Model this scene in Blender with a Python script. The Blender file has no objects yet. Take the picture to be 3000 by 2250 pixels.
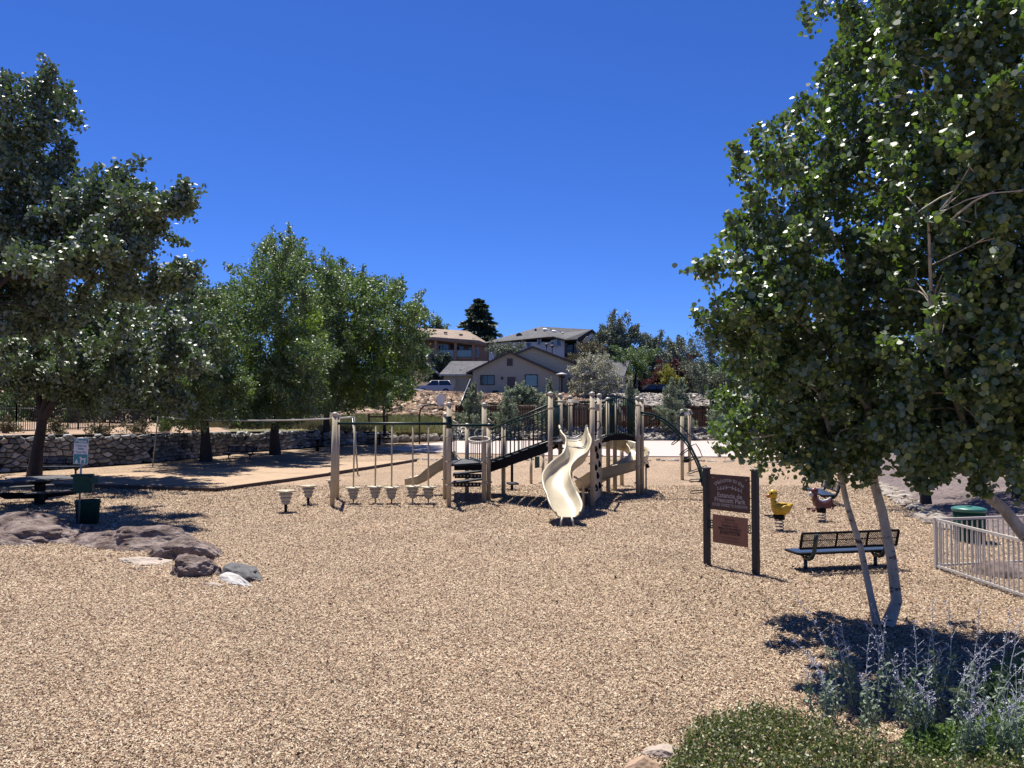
import bpy, bmesh, math, random
import numpy as np
from mathutils import Vector, Matrix
from mathutils.geometry import tessellate_polygon
random.seed(7); rng = np.random.default_rng(11)
SC = bpy.context.scene; COL = SC.collection
# ---------------------------------------------------------------- camera, world, sun, exposure
F = 2250.0; PITCH = math.atan(72/2250); CH = 2.75
cam = bpy.data.objects.new('camera', bpy.data.cameras.new('camera')); COL.objects.link(cam)
cam.location = (0, 0, CH); cam.rotation_euler = (math.radians(90)+PITCH, 0, 0)
cam.data.sensor_width = 36; cam.data.lens = 27.0; cam.data.clip_end = 3000; cam.data.clip_start = 0.05
SC.camera = cam
SUN_DIR = Vector((-0.17, 0.36, 1.0)).normalized()
EL = math.asin(SUN_DIR.z); AZ = math.atan2(SUN_DIR.x, SUN_DIR.y)
wd = bpy.data.worlds.new('World'); SC.world = wd; wd.use_nodes = True
nt = wd.node_tree; nt.nodes.clear()
sky = nt.nodes.new('ShaderNodeTexSky'); sky.sky_type = 'NISHITA'; sky.sun_disc = False
sky.sun_elevation = EL; sky.sun_rotation = AZ; sky.altitude = 1700; sky.air_density = 0.9; sky.dust_density = 0.25; sky.ozone_density = 4.0
hs = nt.nodes.new('ShaderNodeHueSaturation'); hs.inputs['Saturation'].default_value = 1.12; hs.inputs['Value'].default_value = 0.95
bg = nt.nodes.new('ShaderNodeBackground'); bg.inputs['Strength'].default_value = 0.05
wo = nt.nodes.new('ShaderNodeOutputWorld')
tint = nt.nodes.new('ShaderNodeMix'); tint.data_type = 'RGBA'; tint.blend_type = 'MULTIPLY'; tint.inputs[0].default_value = 1; tint.inputs[7].default_value = (.66, .95, 1.66, 1)
nt.links.new(sky.outputs[0], hs.inputs['Color']); nt.links.new(hs.outputs[0], tint.inputs[6]); nt.links.new(tint.outputs[2], bg.inputs[0]); nt.links.new(bg.outputs[0], wo.inputs[0])
sl = bpy.data.lights.new('sun', 'SUN'); sl.energy = 5.0; sl.angle = math.radians(0.53); sl.color = (1.0, 0.95, 0.88)
so = bpy.data.objects.new('sun', sl); COL.objects.link(so)
so.rotation_euler = SUN_DIR.to_track_quat('Z', 'Y').to_euler(); so.location = (0, 0, 60)
SC.view_settings.view_transform = 'Standard'; SC.view_settings.look = 'None'; SC.view_settings.gamma = 1.0
SC.view_settings.exposure = 0.93; SC.view_settings.use_curve_mapping = False
SC.render.engine = 'CYCLES'
SC.cycles.max_bounces = 8; SC.cycles.transparent_max_bounces = 8

# ---------------------------------------------------------------- projection helpers (photograph pixel -> place)
def ray(px, py):
    a = (px-1500)/F; b = (1125-py)/F
    c, s = math.cos(PITCH), math.sin(PITCH)
    return Vector((a, c-b*s, s+b*c))
def G(px, py, z=0.0):
    d = ray(px, py); t = (z-CH)/d.z
    return Vector((d.x*t, d.y*t, z))
def W(px, py, Y):
    d = ray(px, py); t = Y/d.y
    return Vector((d.x*t, Y, CH+d.z*t))
# ---------------------------------------------------------------- objects
def mesh_np(name, v, f):
    me = bpy.data.meshes.new(name); v = np.asarray(v, dtype=np.float32); f = np.asarray(f, dtype=np.int32)
    me.vertices.add(len(v)); me.vertices.foreach_set('co', v.ravel())
    k = f.shape[1]; me.loops.add(f.size); me.loops.foreach_set('vertex_index', f.ravel())
    me.polygons.add(len(f)); me.polygons.foreach_set('loop_start', np.arange(0, f.size, k, dtype=np.int32))
    me.polygons.foreach_set('loop_total', np.full(len(f), k, dtype=np.int32))
    me.update(calc_edges=True); return me
def link(name, me, mat=None, parent=None):
    o = bpy.data.objects.new(name, me); COL.objects.link(o)
    if mat is not None and me is not None and len(me.materials) == 0: me.materials.append(mat)
    if parent is not None: o.parent = parent
    return o
def tag(o, label=None, cat=None, group=None, kind=None):
    if label: o['label'] = label
    if cat: o['category'] = cat
    if group: o['group'] = group
    if kind: o['kind'] = kind
    return o
def thing(name, label, cat, loc=(0, 0, 0), rz=0.0, group=None):
    o = bpy.data.objects.new(name, None); COL.objects.link(o); o.empty_display_size = 0.2
    o.location = loc; o.rotation_euler = (0, 0, rz); return tag(o, label, cat, group)
def kids(o): return [c for c in bpy.data.objects if c.parent == o]
def copy_tree(root, loc, rz=0.0, label=None, group=None, s=1.0):
    m = {}
    def cp(o, par, depth):
        c = o.copy(); COL.objects.link(c); c.parent = par
        for ch in KID.get(o.name, []): cp(ch, c, depth+1)
        return c
    KID = {}
    for o in bpy.data.objects:
        if o.parent: KID.setdefault(o.parent.name, []).append(o)
    r = cp(root, None, 0); r.location = loc; r.rotation_euler = (0, 0, rz); r.scale = (s, s, s)
    if label: r['label'] = label
    if group: r['group'] = group
    return r
class MB:
    def __init__(s, org=None):
        s.v = []; s.f = []; s.sm = []; s.org = Vector(org) if org is not None else Vector((0, 0, 0))
    def add(s, vs, fs, smooth=False):
        b = len(s.v); s.v += [tuple(Vector(p)-s.org) for p in vs]
        s.f += [tuple(i+b for i in f) for f in fs]; s.sm += [smooth]*len(fs); return s
    def box(s, c, d, rz=0.0, bev=0.0, M=None):
        x, y, z = d[0]/2, d[1]/2, d[2]/2
        R = M if M is not None else Matrix.Rotation(rz, 3, 'Z'); c = Vector(c)
        if bev <= 0:
            P = [(-x,-y,-z),(x,-y,-z),(x,y,-z),(-x,y,-z),(-x,-y,z),(x,-y,z),(x,y,z),(-x,y,z)]
            Fc = [(0,3,2,1),(4,5,6,7),(0,1,5,4),(1,2,6,5),(2,3,7,6),(3,0,4,7)]
            return s.add([c+R@Vector(p) for p in P], Fc)
        b = min(bev, x*.9, y*.9, z*.9)
        ring = lambda ix, iy, zz: [(-ix,-iy+0,zz),(ix,-iy,zz),(ix,iy,zz),(-ix,iy,zz)]
        def oct8(hx, hy, cut, zz):
            return [(-hx+cut,-hy,zz),(hx-cut,-hy,zz),(hx,-hy+cut,zz),(hx,hy-cut,zz),(hx-cut,hy,zz),(-hx+cut,hy,zz),(-hx,hy-cut,zz),(-hx,-hy+cut,zz)]
        L = [oct8(x-b, y-b, b*.4, -z), oct8(x, y, b, -z+b), oct8(x, y, b, z-b), oct8(x-b, y-b, b*.4, z)]
        P = sum(L, []); Fc = [tuple(range(7, -1, -1)), tuple(24+i for i in range(8))]
        for k in range(3):
            for i in range(8):
                j = (i+1) % 8; Fc.append((k*8+i, k*8+j, k*8+8+j, k*8+8+i))
        return s.add([c+R@Vector(p) for p in P], Fc)
    def tube(s, pts, r, n=8, caps=True, smooth=True):
        pts = [Vector(p) for p in pts]; k = len(pts); rs = r if isinstance(r, (list, tuple)) else [r]*k
        vs = []; up = None
        for i, p in enumerate(pts):
            t = (pts[min(i+1, k-1)]-pts[max(i-1, 0)]).normalized()
            if up is None:
                up = Vector((0, 0, 1)) if abs(t.z) < .9 else Vector((1, 0, 0))
            u = t.cross(up)
            if u.length < 1e-5: u = t.cross(Vector((0.3, 1, 0.1)))
            u.normalize(); w = u.cross(t).normalized(); up = w
            for j in range(n):
                a = 2*math.pi*j/n; vs.append(p+(u*math.cos(a)+w*math.sin(a))*rs[i])
        fs = []
        for i in range(k-1):
            for j in range(n):
                a, b = i*n+j, i*n+(j+1) % n; fs.append((a, b, b+n, a+n))
        s.add(vs, fs, smooth)
        if caps:
            b0 = len(s.v)-len(vs)
            s.f.append(tuple(b0+j for j in range(n-1, -1, -1))); s.sm.append(False)
            s.f.append(tuple(b0+(k-1)*n+j for j in range(n))); s.sm.append(False)
        return s
    def lathe(s, prof, c=(0, 0, 0), n=16, wob=0.0, M=None):
        c = Vector(c); vs = []; R = M if M is not None else Matrix.Identity(3)
        for (r, z) in prof:
            for j in range(n):
                a = 2*math.pi*j/n; rr = r*(1+wob*math.cos(a*6)); vs.append(c+R@Vector((rr*math.cos(a), rr*math.sin(a), z)))
        fs = []
        for i in range(len(prof)-1):
            for j in range(n):
                a, b = i*n+j, i*n+(j+1) % n; fs.append((a, b, b+n, a+n))
        fs.append(tuple(range(n-1, -1, -1))); fs.append(tuple((len(prof)-1)*n+j for j in range(n)))
        b0 = len(s.f); s.add(vs, fs, True); s.sm[-1] = s.sm[-2] = False
        return s
    def prism(s, poly, vec):
        n = len(poly); P = [Vector(p) for p in poly]; Q = [p+Vector(vec) for p in P]
        fs = [tuple(range(n-1, -1, -1)), tuple(range(n, 2*n))]+[(i, (i+1) % n, n+(i+1) % n, n+i) for i in range(n)]
        return s.add(P+Q, fs)
    def blob(s, c, r, n=10, m=7, M=None, nz=0.0, seed=0):
        c = Vector(c); R = M if M is not None else Matrix.Identity(3); rx, ry, rz = r; vs = []; rd = random.Random(seed)
        vs.append(c+R@Vector((0, 0, -rz)))
        for i in range(1, m):
            th = math.pi*i/m
            for j in range(n):
                a = 2*math.pi*j/n; q = 1+rd.uniform(-nz, nz)
                vs.append(c+R@Vector((rx*math.sin(th)*math.cos(a)*q, ry*math.sin(th)*math.sin(a)*q, -rz*math.cos(th)*q)))
        vs.append(c+R@Vector((0, 0, rz))); L = len(vs)-1; fs = []
        for j in range(n): fs.append((0, 1+(j+1) % n, 1+j)); fs.append((L, L-n+j, L-n+(j+1) % n))
        for i in range(m-2):
            for j in range(n):
                a, b = 1+i*n+j, 1+i*n+(j+1) % n; fs.append((a, b, b+n, a+n))
        return s.add(vs, fs, nz < .02)
    def build(s, name, mat, parent=None, fix=True):
        me = bpy.data.meshes.new(name); me.from_pydata(s.v, [], s.f)
        if fix:
            bm = bmesh.new(); bm.from_mesh(me); bmesh.ops.recalc_face_normals(bm, faces=bm.faces); bm.to_mesh(me); bm.free()
        me.polygons.foreach_set('use_smooth', s.sm); me.update()
        return link(name, me, mat, parent)
# ---------------------------------------------------------------- materials
def newmat(name):
    m = bpy.data.materials.new(name); m.use_nodes = True; n = m.node_tree; n.nodes.clear()
    out = n.nodes.new('ShaderNodeOutputMaterial'); p = n.nodes.new('ShaderNodeBsdfPrincipled')
    n.links.new(p.outputs[0], out.inputs[0]); return m, n, p, out
def ramp(n, stops):
    r = n.nodes.new('ShaderNodeValToRGB'); e = r.color_ramp.elements
    while len(e) < len(stops): e.new(0.5)
    for i, (t, c) in enumerate(stops): e[i].position = t; e[i].color = (*c, 1)
    return r
def coords(n, scale=(1, 1, 1), obj=True):
    t = n.nodes.new('ShaderNodeTexCoord'); mp = n.nodes.new('ShaderNodeMapping'); mp.inputs['Scale'].default_value = scale
    n.links.new(t.outputs['Object'], mp.inputs[0]); return mp
def noise(n, vec, scale, detail=4, rough=.55):
    x = n.nodes.new('ShaderNodeTexNoise'); x.inputs['Scale'].default_value = scale; x.inputs['Detail'].default_value = detail
    x.inputs['Roughness'].default_value = rough; n.links.new(vec.outputs[0], x.inputs['Vector']); return x
def bump(n, p, src, strength, dist):
    b = n.nodes.new('ShaderNodeBump'); b.inputs['Strength'].default_value = strength; b.inputs['Distance'].default_value = dist
    n.links.new(src, b.inputs['Height']); n.links.new(b.outputs[0], p.inputs['Normal']); return b
ALB = 0.60
def dim(st): return [(t, tuple(k*ALB for k in c)) for t, c in st]
def paint(name, col, rough=.5, var=.12, scale=6, metal=0, bmp=.15, bscale=60, spec=.5):
    col = tuple(k*ALB for k in col)
    m, n, p, o = newmat(name); c = coords(n); x = noise(n, c, scale, 5, .6)
    r = ramp(n, [(.25, tuple(k*(1-var) for k in col)), (.75, tuple(min(1, k*(1+var)) for k in col))])
    n.links.new(x.outputs[0], r.inputs[0]); n.links.new(r.outputs[0], p.inputs['Base Color'])
    p.inputs['Roughness'].default_value = rough; p.inputs['Metallic'].default_value = metal
    p.inputs['Specular IOR Level'].default_value = spec
    if bmp: y = noise(n, c, bscale, 3); bump(n, p, y.outputs[0], bmp, .01)
    return m
def island_mat(name, stops, rough=.7, bmp=0, bscale=40, spec=.3):
    m, n, p, o = newmat(name); g = n.nodes.new('ShaderNodeNewGeometry'); oi = n.nodes.new('ShaderNodeObjectInfo')
    ad = n.nodes.new('ShaderNodeMath'); ad.operation = 'ADD'; fr = n.nodes.new('ShaderNodeMath'); fr.operation = 'FRACT'
    n.links.new(g.outputs['Random Per Island'], ad.inputs[0]); n.links.new(oi.outputs['Random'], ad.inputs[1]); n.links.new(ad.outputs[0], fr.inputs[0])
    r = ramp(n, dim(stops)); n.links.new(fr.outputs[0], r.inputs[0])
    c = coords(n); x = noise(n, c, bscale*.3 if name != 'wood_chip' else .55, 6, .62); mx = n.nodes.new('ShaderNodeMix'); mx.data_type = 'RGBA'; mx.blend_type = 'MULTIPLY'
    mx.inputs[0].default_value = .5 if name != 'wood_chip' else .6; rr = ramp(n, [(.3, (.55, .55, .55)), (.7, (1.25, 1.25, 1.25))]); n.links.new(x.outputs[0], rr.inputs[0])
    n.links.new(r.outputs[0], mx.inputs[6]); n.links.new(rr.outputs[0], mx.inputs[7]); n.links.new(mx.outputs[2], p.inputs['Base Color'])
    p.inputs['Roughness'].default_value = rough; p.inputs['Specular IOR Level'].default_value = spec
    if bmp: y = noise(n, c, bscale, 4); bump(n, p, y.outputs[0], bmp, .03)
    return m
def leaf_mat(name, stops, under=None, rough=.38, trans=.28, tcol=(.16, .26, .04), spec=.5):
    m, n, p, o = newmat(name); g = n.nodes.new('ShaderNodeNewGeometry'); oi = n.nodes.new('ShaderNodeObjectInfo')
    ad = n.nodes.new('ShaderNodeMath'); ad.operation = 'ADD'; fr = n.nodes.new('ShaderNodeMath'); fr.operation = 'FRACT'
    n.links.new(g.outputs['Random Per Island'], ad.inputs[0]); n.links.new(oi.outputs['Random'], ad.inputs[1]); n.links.new(ad.outputs[0], fr.inputs[0])
    r = ramp(n, stops); n.links.new(fr.outputs[0], r.inputs[0]); src = r.outputs[0]
    if under:
        mx = n.nodes.new('ShaderNodeMix'); mx.data_type = 'RGBA'; n.links.new(g.outputs['Backfacing'], mx.inputs[0])
        n.links.new(src, mx.inputs[6]); mx.inputs[7].default_value = (*under, 1); src = mx.outputs[2]
    n.links.new(src, p.inputs['Base Color']); p.inputs['Roughness'].default_value = rough; p.inputs['Specular IOR Level'].default_value = spec
    t = n.nodes.new('ShaderNodeBsdfTranslucent'); t.inputs[0].default_value = (*tcol, 1)
    ms = n.nodes.new('ShaderNodeMixShader'); ms.inputs[0].default_value = trans
    n.links.new(p.outputs[0], ms.inputs[1]); n.links.new(t.outputs[0], ms.inputs[2]); n.links.new(ms.outputs[0], o.inputs[0])
    return m
def ground_mat(name, stops, vscale, nscale=.5, bmp=.6, bd=.02, dark=.7, stretch=(1, 1, 1)):
    m, n, p, o = newmat(name); c = coords(n, stretch)
    v = n.nodes.new('ShaderNodeTexVoronoi'); v.inputs['Scale'].default_value = vscale
    w = noise(n, c, vscale*.4, 2); ad = n.nodes.new('ShaderNodeMix'); ad.data_type = 'VECTOR'; ad.inputs[0].default_value = .06
    n.links.new(c.outputs[0], ad.inputs[4]); n.links.new(w.outputs[1], ad.inputs[5]); n.links.new(ad.outputs[1], v.inputs['Vector'])
    sp = n.nodes.new('ShaderNodeSeparateColor'); n.links.new(v.outputs['Color'], sp.inputs[0])
    r = ramp(n, dim(stops)); n.links.new(sp.outputs[0], r.inputs[0])
    x = noise(n, c, nscale, 6, .6); rr = ramp(n, [(.3, (dark,)*3), (.7, (1.12, 1.1, 1.08))]); n.links.new(x.outputs[0], rr.inputs[0])
    mx = n.nodes.new('ShaderNodeMix'); mx.data_type = 'RGBA'; mx.blend_type = 'MULTIPLY'; mx.inputs[0].default_value = 1
    n.links.new(r.outputs[0], mx.inputs[6]); n.links.new(rr.outputs[0], mx.inputs[7]); n.links.new(mx.outputs[2], p.inputs['Base Color'])
    p.inputs['Roughness'].default_value = .9; p.inputs['Specular IOR Level'].default_value = .2
    bump(n, p, v.outputs['Distance'], bmp, bd); return m
CH_ST = [(0, (.09, .047, .030)), (.2, (.26, .155, .096)), (.42, (.53, .365, .23)), (.62, (.70, .52, .335)), (.85, (.90, .735, .515)), (1, (1.0, .89, .68))]
M_chipg = ground_mat('wood_chip_ground', [(0, (.12, .068, .046)), (.3, (.35, .23, .155)), (.6, (.58, .415, .275)), (1, (.86, .69, .47))], 46, .45, .8, .02, .80)
M_chip = island_mat('wood_chip', CH_ST, .85)
M_sand = ground_mat('sand', [(0, (.50, .355, .23)), (1, (.64, .475, .325))], 60, 1.2, .25, .01, .86)
M_court = paint('court_concrete', (.66, .54, .48), .8, .06, .8, bmp=.1)
M_white = paint('white_paint', (.75, .73, .70), .6, .05)
M_dirt = ground_mat('orange_dirt', [(0, (.42, .27, .175)), (1, (.62, .45, .31))], 9, .3, .4, .03)
M_hill = ground_mat('hill_dirt', [(0, (.07, .05, .038)), (1, (.20, .155, .12))], 6, .15, .5, .05, .6)
M_drygrass = ground_mat('dry_grass_ground', [(0, (.13, .13, .05)), (.5, (.22, .20, .09)), (1, (.33, .28, .15))], 12, .5, .6, .05, .6)
M_gravel = ground_mat('purple_gravel', [(0, (.14, .11, .105)), (1, (.34, .27, .25))], 18, .5, .6, .03, .65)
M_stone = island_mat('grey_wall_stone', [(0, (.14, .14, .145)), (.35, (.33, .33, .33)), (.7, (.56, .555, .55)), (.85, (.40, .36, .31)), (1, (.86, .86, .84))], .8, .6, 14)
M_mortar = paint('shadowed_joint', (.02, .018, .016), .95, .3, 10)
M_brownrock = island_mat('brown_riprap', [(0, (.05, .03, .022)), (.4, (.20, .12, .08)), (.7, (.42, .28, .18)), (.88, (.55, .38, .22)), (1, (.78, .64, .50))], .9, .5, 6)
M_greyrock = island_mat('pale_riprap', [(0, (.16, .14, .125)), (.5, (.42, .375, .325)), (1, (.72, .65, .56))], .9, .5, 6)
M_edge = island_mat('edging_stone', [(0, (.30, .24, .19)), (.5, (.46, .39, .32)), (1, (.60, .53, .46))], .9, .5, 12)
M_boulder = None
M_post = paint('tan_post_coat', (.70, .585, .40), .6, .08, 3, bmp=.05, spec=.25)
M_cap = paint('cream_cap', (.66, .60, .47), .45, .04)
M_slide = paint('cream_plastic', (.70, .60, .40), .36, .10, 3.5, bmp=.05, bscale=8)
M_green = paint('dark_green_coat', (.008, .040, .034), .45, .15, 8, bmp=.05, spec=.25)
M_black = paint('black_coat', (.010, .010, .011), .7, .2, 8, spec=.15)
M_benchg = paint('bench_green_coat', (.03, .06, .06), .38, .15, 8)
M_seatblue = paint('bench_plastisol', (.035, .055, .085), .33, .12, 10, spec=.6)
M_steel = paint('galvanised_steel', (.45, .44, .42), .4, .1, 8, metal=.6)
M_bronze = paint('brown_metal_sheet', (.085, .033, .024), .35, .2, 3, metal=.2)
M_copper = paint('copper_sheet', (.36, .16, .095), .45, .15, 3, metal=.2)
M_letter = paint('pale_lettering', (.50, .45, .42), .5, .05)
M_letterd = paint('dark_lettering', (.04, .015, .01), .5, .05)
M_yellow = paint('yellow_plastic', (.75, .46, .015), .35, .08, 4, bmp=.03)
M_orange = paint('orange_plastic', (.65, .20, .02), .35, .08)
M_redbrown = paint('redbrown_plastic', (.16, .035, .025), .4, .12)
M_whitep = paint('white_plastic', (.7, .68, .66), .4, .05)
M_teal = paint('teal_print', (.03, .33, .37), .5, .06)
M_signw = paint('sign_white', (.95, .95, .95), .5, .04)
M_can = paint('green_can', (.010, .075, .050), .6, .12, 5, spec=.2)
M_canlid = paint('green_lid', (.05, .22, .17), .4, .1, 5)
M_tanmetal = paint('tan_railing_coat', (.80, .74, .65), .45, .05)
M_timber = paint('edging_timber', (.10, .06, .04), .8, .3, 12)
M_fencew = island_mat('redwood_board', [(0, (.055, .022, .014)), (.5, (.10, .04, .026)), (1, (.16, .07, .045))], .8, .3, 20)
M_iron = paint('black_iron', (.015, .014, .013), .5, .1)
M_rust = paint('rust_brown_post', (.14, .05, .03), .7, .2)
M_stucco = paint('tan_stucco', (.76, .65, .47), .95, .05, 1.5, bmp=.5, bscale=12)
M_stucco2 = paint('brown_stucco', (.52, .33, .23), .95, .05, 1.5)
M_stucco3 = paint('grey_siding', (.92, .93, .92), .9, .04, 1.5)
M_trim = paint('brown_trim', (.13, .095, .075), .7, .05)
M_trimd = paint('dark_trim', (.05, .045, .042), .7, .05)
M_trimw = paint('white_trim', (.68, .68, .67), .6, .04)
M_shingle = ground_mat('grey_shingle', [(0, (.13, .13, .135)), (1, (.22, .22, .23))], 5, .4, .3, .02, .8, (1, 1, 2))
M_shingle2 = ground_mat('tan_shingle', [(0, (.34, .26, .20)), (1, (.50, .40, .32))], 5, .4, .3, .02, .8)
M_door = paint('door_paint', (.17, .125, .10), .6, .05)
def glass(name, col):
    m, n, p, o = newmat(name); p.inputs['Base Color'].default_value = (*col, 1); p.inputs['Roughness'].default_value = .06
    p.inputs['Specular IOR Level'].default_value = .8; c = coords(n); x = noise(n, c, 1.5, 2); bump(n, p, x.outputs[0], .05, .02); return m
M_glass = glass('dark_window_glass', (.02, .03, .045)); M_blind = glass('window_glass_with_blind', (.16, .22, .20))
M_sky = glass('skylight_acrylic', (.95, .95, .95)); M_sky.node_tree.nodes['Principled BSDF'].inputs['Roughness'].default_value = .35
M_car = paint('white_car_paint', (.70, .71, .73), .25, .02, bmp=0); M_tyre = paint('tyre', (.015, .015, .015), .8, .1)
M_bark = paint('dark_bark', (.075, .055, .045), .95, .4, 10, bmp=.8, bscale=14)
M_aspen = None
def aspen_bark():
    m, n, p, o = newmat('aspen_bark'); c = coords(n, (1, 1, .5)); x = noise(n, c, 5, 6, .65)
    r = ramp(n, [(.3, (.16, .13, .10)), (.48, (.36, .32, .25)), (.7, (.50, .46, .38))]); n.links.new(x.outputs[0], r.inputs[0])
    c2 = coords(n, (1, 1, 2.2)); v = noise(n, c2, 7, 3, .55); r2 = ramp(n, [(.0, (.10, .08, .07)), (.34, (.14, .12, .10)), (.40, (1, 1, 1))]); n.links.new(v.outputs[0], r2.inputs[0])
    mx = n.nodes.new('ShaderNodeMix'); mx.data_type = 'RGBA'; mx.blend_type = 'MULTIPLY'; mx.inputs[0].default_value = 1
    n.links.new(r.outputs[0], mx.inputs[6]); n.links.new(r2.outputs[0], mx.inputs[7]); n.links.new(mx.outputs[2], p.inputs['Base Color'])
    p.inputs['Roughness'].default_value = .8; bump(n, p, x.outputs[0], .5, .01); return m
M_aspen = aspen_bark()
def boulder_mat():
    m, n, p, o = newmat('purple_grey_rock'); c = coords(n); x = noise(n, c, 2.2, 8, .68)
    r = ramp(n, [(.30, (.05, .028, .022)), (.42, (.14, .092, .072)), (.53, (.27, .20, .168)), (.70, (.46, .375, .325))]); n.links.new(x.outputs[0], r.inputs[0])
    z = noise(n, c, 11, 8, .8); r3 = ramp(n, [(.33, (.35, .32, .30)), (.47, (.95, .95, .95)), (.62, (1.05, 1.03, 1.0)), (.72, (1.5, 1.45, 1.35))]); n.links.new(z.outputs[0], r3.inputs[0])
    mx = n.nodes.new('ShaderNodeMix'); mx.data_type = 'RGBA'; mx.blend_type = 'MULTIPLY'; mx.inputs[0].default_value = .9
    n.links.new(r.outputs[0], mx.inputs[6]); n.links.new(r3.outputs[0], mx.inputs[7]); n.links.new(mx.outputs[2], p.inputs['Base Color']); p.inputs['Roughness'].default_value = .85
    y = noise(n, c, 6, 10, .75); bump(n, p, y.outputs[0], 1.0, .16); return m
M_boulder = boulder_mat()
M_paleboulder = paint('pale_rock', (.55, .45, .36), .85, .2, 5, bmp=.9, bscale=14)
M_blackboulder = paint('dark_grey_rock', (.12, .115, .115), .8, .4, 6, bmp=.9, bscale=14)
L_aspen = leaf_mat('aspen_leaf', [(0, (.020, .045, .015)), (.5, (.055, .10, .028)), (.82, (.105, .165, .042)), (1, (.22, .29, .065))], (.11, .15, .075), .47, .20, (.18, .32, .03), .9)
L_poplar = leaf_mat('poplar_leaf', [(0, (.02, .04, .015)), (.6, (.05, .085, .03)), (1, (.12, .165, .06))], (.17, .20, .135), .5, .14, (.12, .22, .04), .9)
L_locust = leaf_mat('locust_leaf', [(0, (.028, .055, .016)), (.6, (.062, .105, .03)), (1, (.12, .18, .05))], (.10, .14, .06), .55, .22, (.17, .29, .04), .8)
L_bright = leaf_mat('bright_leaf', [(0, (.06, .10, .02)), (1, (.14, .20, .035))], None, .5, .35, (.25, .38, .04))
L_conifer = leaf_mat('conifer_needles', [(0, (.014, .03, .022)), (1, (.045, .075, .05))], None, .6, .05)
L_juniper = leaf_mat('juniper_spray', [(0, (.11, .15, .10)), (.6, (.21, .265, .18)), (1, (.33, .37, .26))], None, .6, .25, (.25, .3, .15))
L_grey = leaf_mat('grey_green_leaf', [(0, (.10, .115, .07)), (1, (.26, .28, .19))], None, .6, .15, (.1, .13, .05))
L_white = leaf_mat('pale_blossom_leaf', [(0, (.18, .20, .12)), (.35, (.40, .41, .29)), (.6, (.64, .60, .46)), (1, (.90, .85, .70))], None, .7, .3, (.2, .2, .1))
L_red = leaf_mat('plum_leaf', [(0, (.025, .012, .012)), (1, (.06, .026, .024))], None, .5, .2, (.2, .05, .05))
L_yel = leaf_mat('yellow_green_leaf', [(0, (.12, .14, .02)), (1, (.30, .27, .04))], None, .5, .3, (.35, .35, .04))
L_dry = leaf_mat('dry_shrub_leaf', [(0, (.07, .065, .03)), (1, (.20, .17, .09))], None, .7, .15, (.15, .13, .05))
L_litter = island_mat('leaf_litter', [(0, (.05, .03, .02)), (.6, (.16, .10, .05)), (1, (.34, .24, .12))], .8)
L_cover = leaf_mat('groundcover_leaf', [(0, (.05, .06, .022)), (.45, (.12, .135, .045)), (.75, (.22, .235, .09)), (.86, (.34, .27, .15)), (.95, (.30, .15, .10)), (1, (.40, .32, .22))], None, .45, .2, (.15, .22, .04))
L_sage = leaf_mat('sage_leaf', [(0, (.09, .13, .08)), (1, (.24, .29, .21))], None, .6, .25, (.12, .2, .07))
L_flower = leaf_mat('sage_flower', [(0, (.36, .34, .55)), (.6, (.55, .54, .70)), (1, (.74, .74, .82))], None, .7, .2, (.35, .3, .6))
M_sagestem = paint('sage_stem', (.60, .64, .60), .7, .15)
# ---------------------------------------------------------------- ground and terrain
def proto(mb, name, mat):
    o = mb.build(name, mat); me = o.data; bpy.data.objects.remove(o); return me
def lerp(a, b, t): return a+(b-a)*t
def sheet(name, pts, mat, z, kind='structure'):
    mb = MB(); mb.add([(p[0], p[1], z) for p in pts], [tuple(range(len(pts)))]); o = mb.build(name, mat, fix=False)
    if o.data.polygons[0].normal.z < 0: o.data.flip_normals()
    return tag(o, kind=kind)
sheet('ground', [(-900, -120), (900, -120), (900, 1500), (-900, 1500)], M_chipg, 0)
# raised land behind the retaining wall and up the hill: strips running outwards from the foot line
BND = [((-60, 8), (-1, .3), 1.55), ((-42, 22), (-.8, .5), 1.55), ((-30, 27.5), (-.7, .7), 1.58), ((-21.8, 32.9), (-.6, .8), 1.58), ((-18.2, 39.2), (-.5, .85), 1.42),
       ((-16.6, 48.2), (-.4, .9), 1.28), ((-13.6, 55.3), (-.3, .95), 1.1), ((-9.6, 62), (-.2, 1), .85), ((-5, 66.2), (-.06, 1), .62), ((0, 67.2), (0, 1), .62),
       ((8, 67.4), (.03, 1), .62), ((18, 67.2), (.08, 1), .62), ((30, 66), (.2, 1), .62), ((45, 60), (.5, .9), .62), ((70, 48), (.9, .5), .6), ((95, 20), (1, .2), .6)]
def hill_z(off, k):
    # k: 0 left side .. 1 centre/right
    h0 = [(0, 0), (1.6, .55), (6, 1.2), (25, 3.75), (48, 3.8), (80, 9.5), (150, 12), (600, 10)]
    h1 = [(0, 0), (1.6, .02), (10, .05), (40, .1), (60, .4), (100, 3), (150, 7), (300, 9), (600, 9)]
    f = lambda H: float(np.interp(off, [a for a, b in H], [b for a, b in H]))
    return lerp(f(h1), f(h0), k)
NB = len(BND); OFF = [0.0, 1.0, 1.6, 3, 6, 10, 15, 20, 25, 32, 40, 48, 60, 70, 80, 110, 150, 300, 600]
def dense_bnd():
    P = []
    for i in range(NB-1):
        a, b = BND[i], BND[i+1]; n = 6
        for k in range(n):
            t = k/n; P.append(((lerp(a[0][0], b[0][0], t), lerp(a[0][1], b[0][1], t)), (lerp(a[1][0], b[1][0], t), lerp(a[1][1], b[1][1], t)), lerp(a[2], b[2], t), i+t))
    P.append((*BND[-1], NB-1)); return P
for i_ in range(2, 8): BND[i_] = ((BND[i_][0][0]-.3, BND[i_][0][1]+.55), BND[i_][1], BND[i_][2])
DB = dense_bnd(); vs = []; fs = []
def kof(u): return min(1, max(0, (u-5.5)/2.0))
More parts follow.
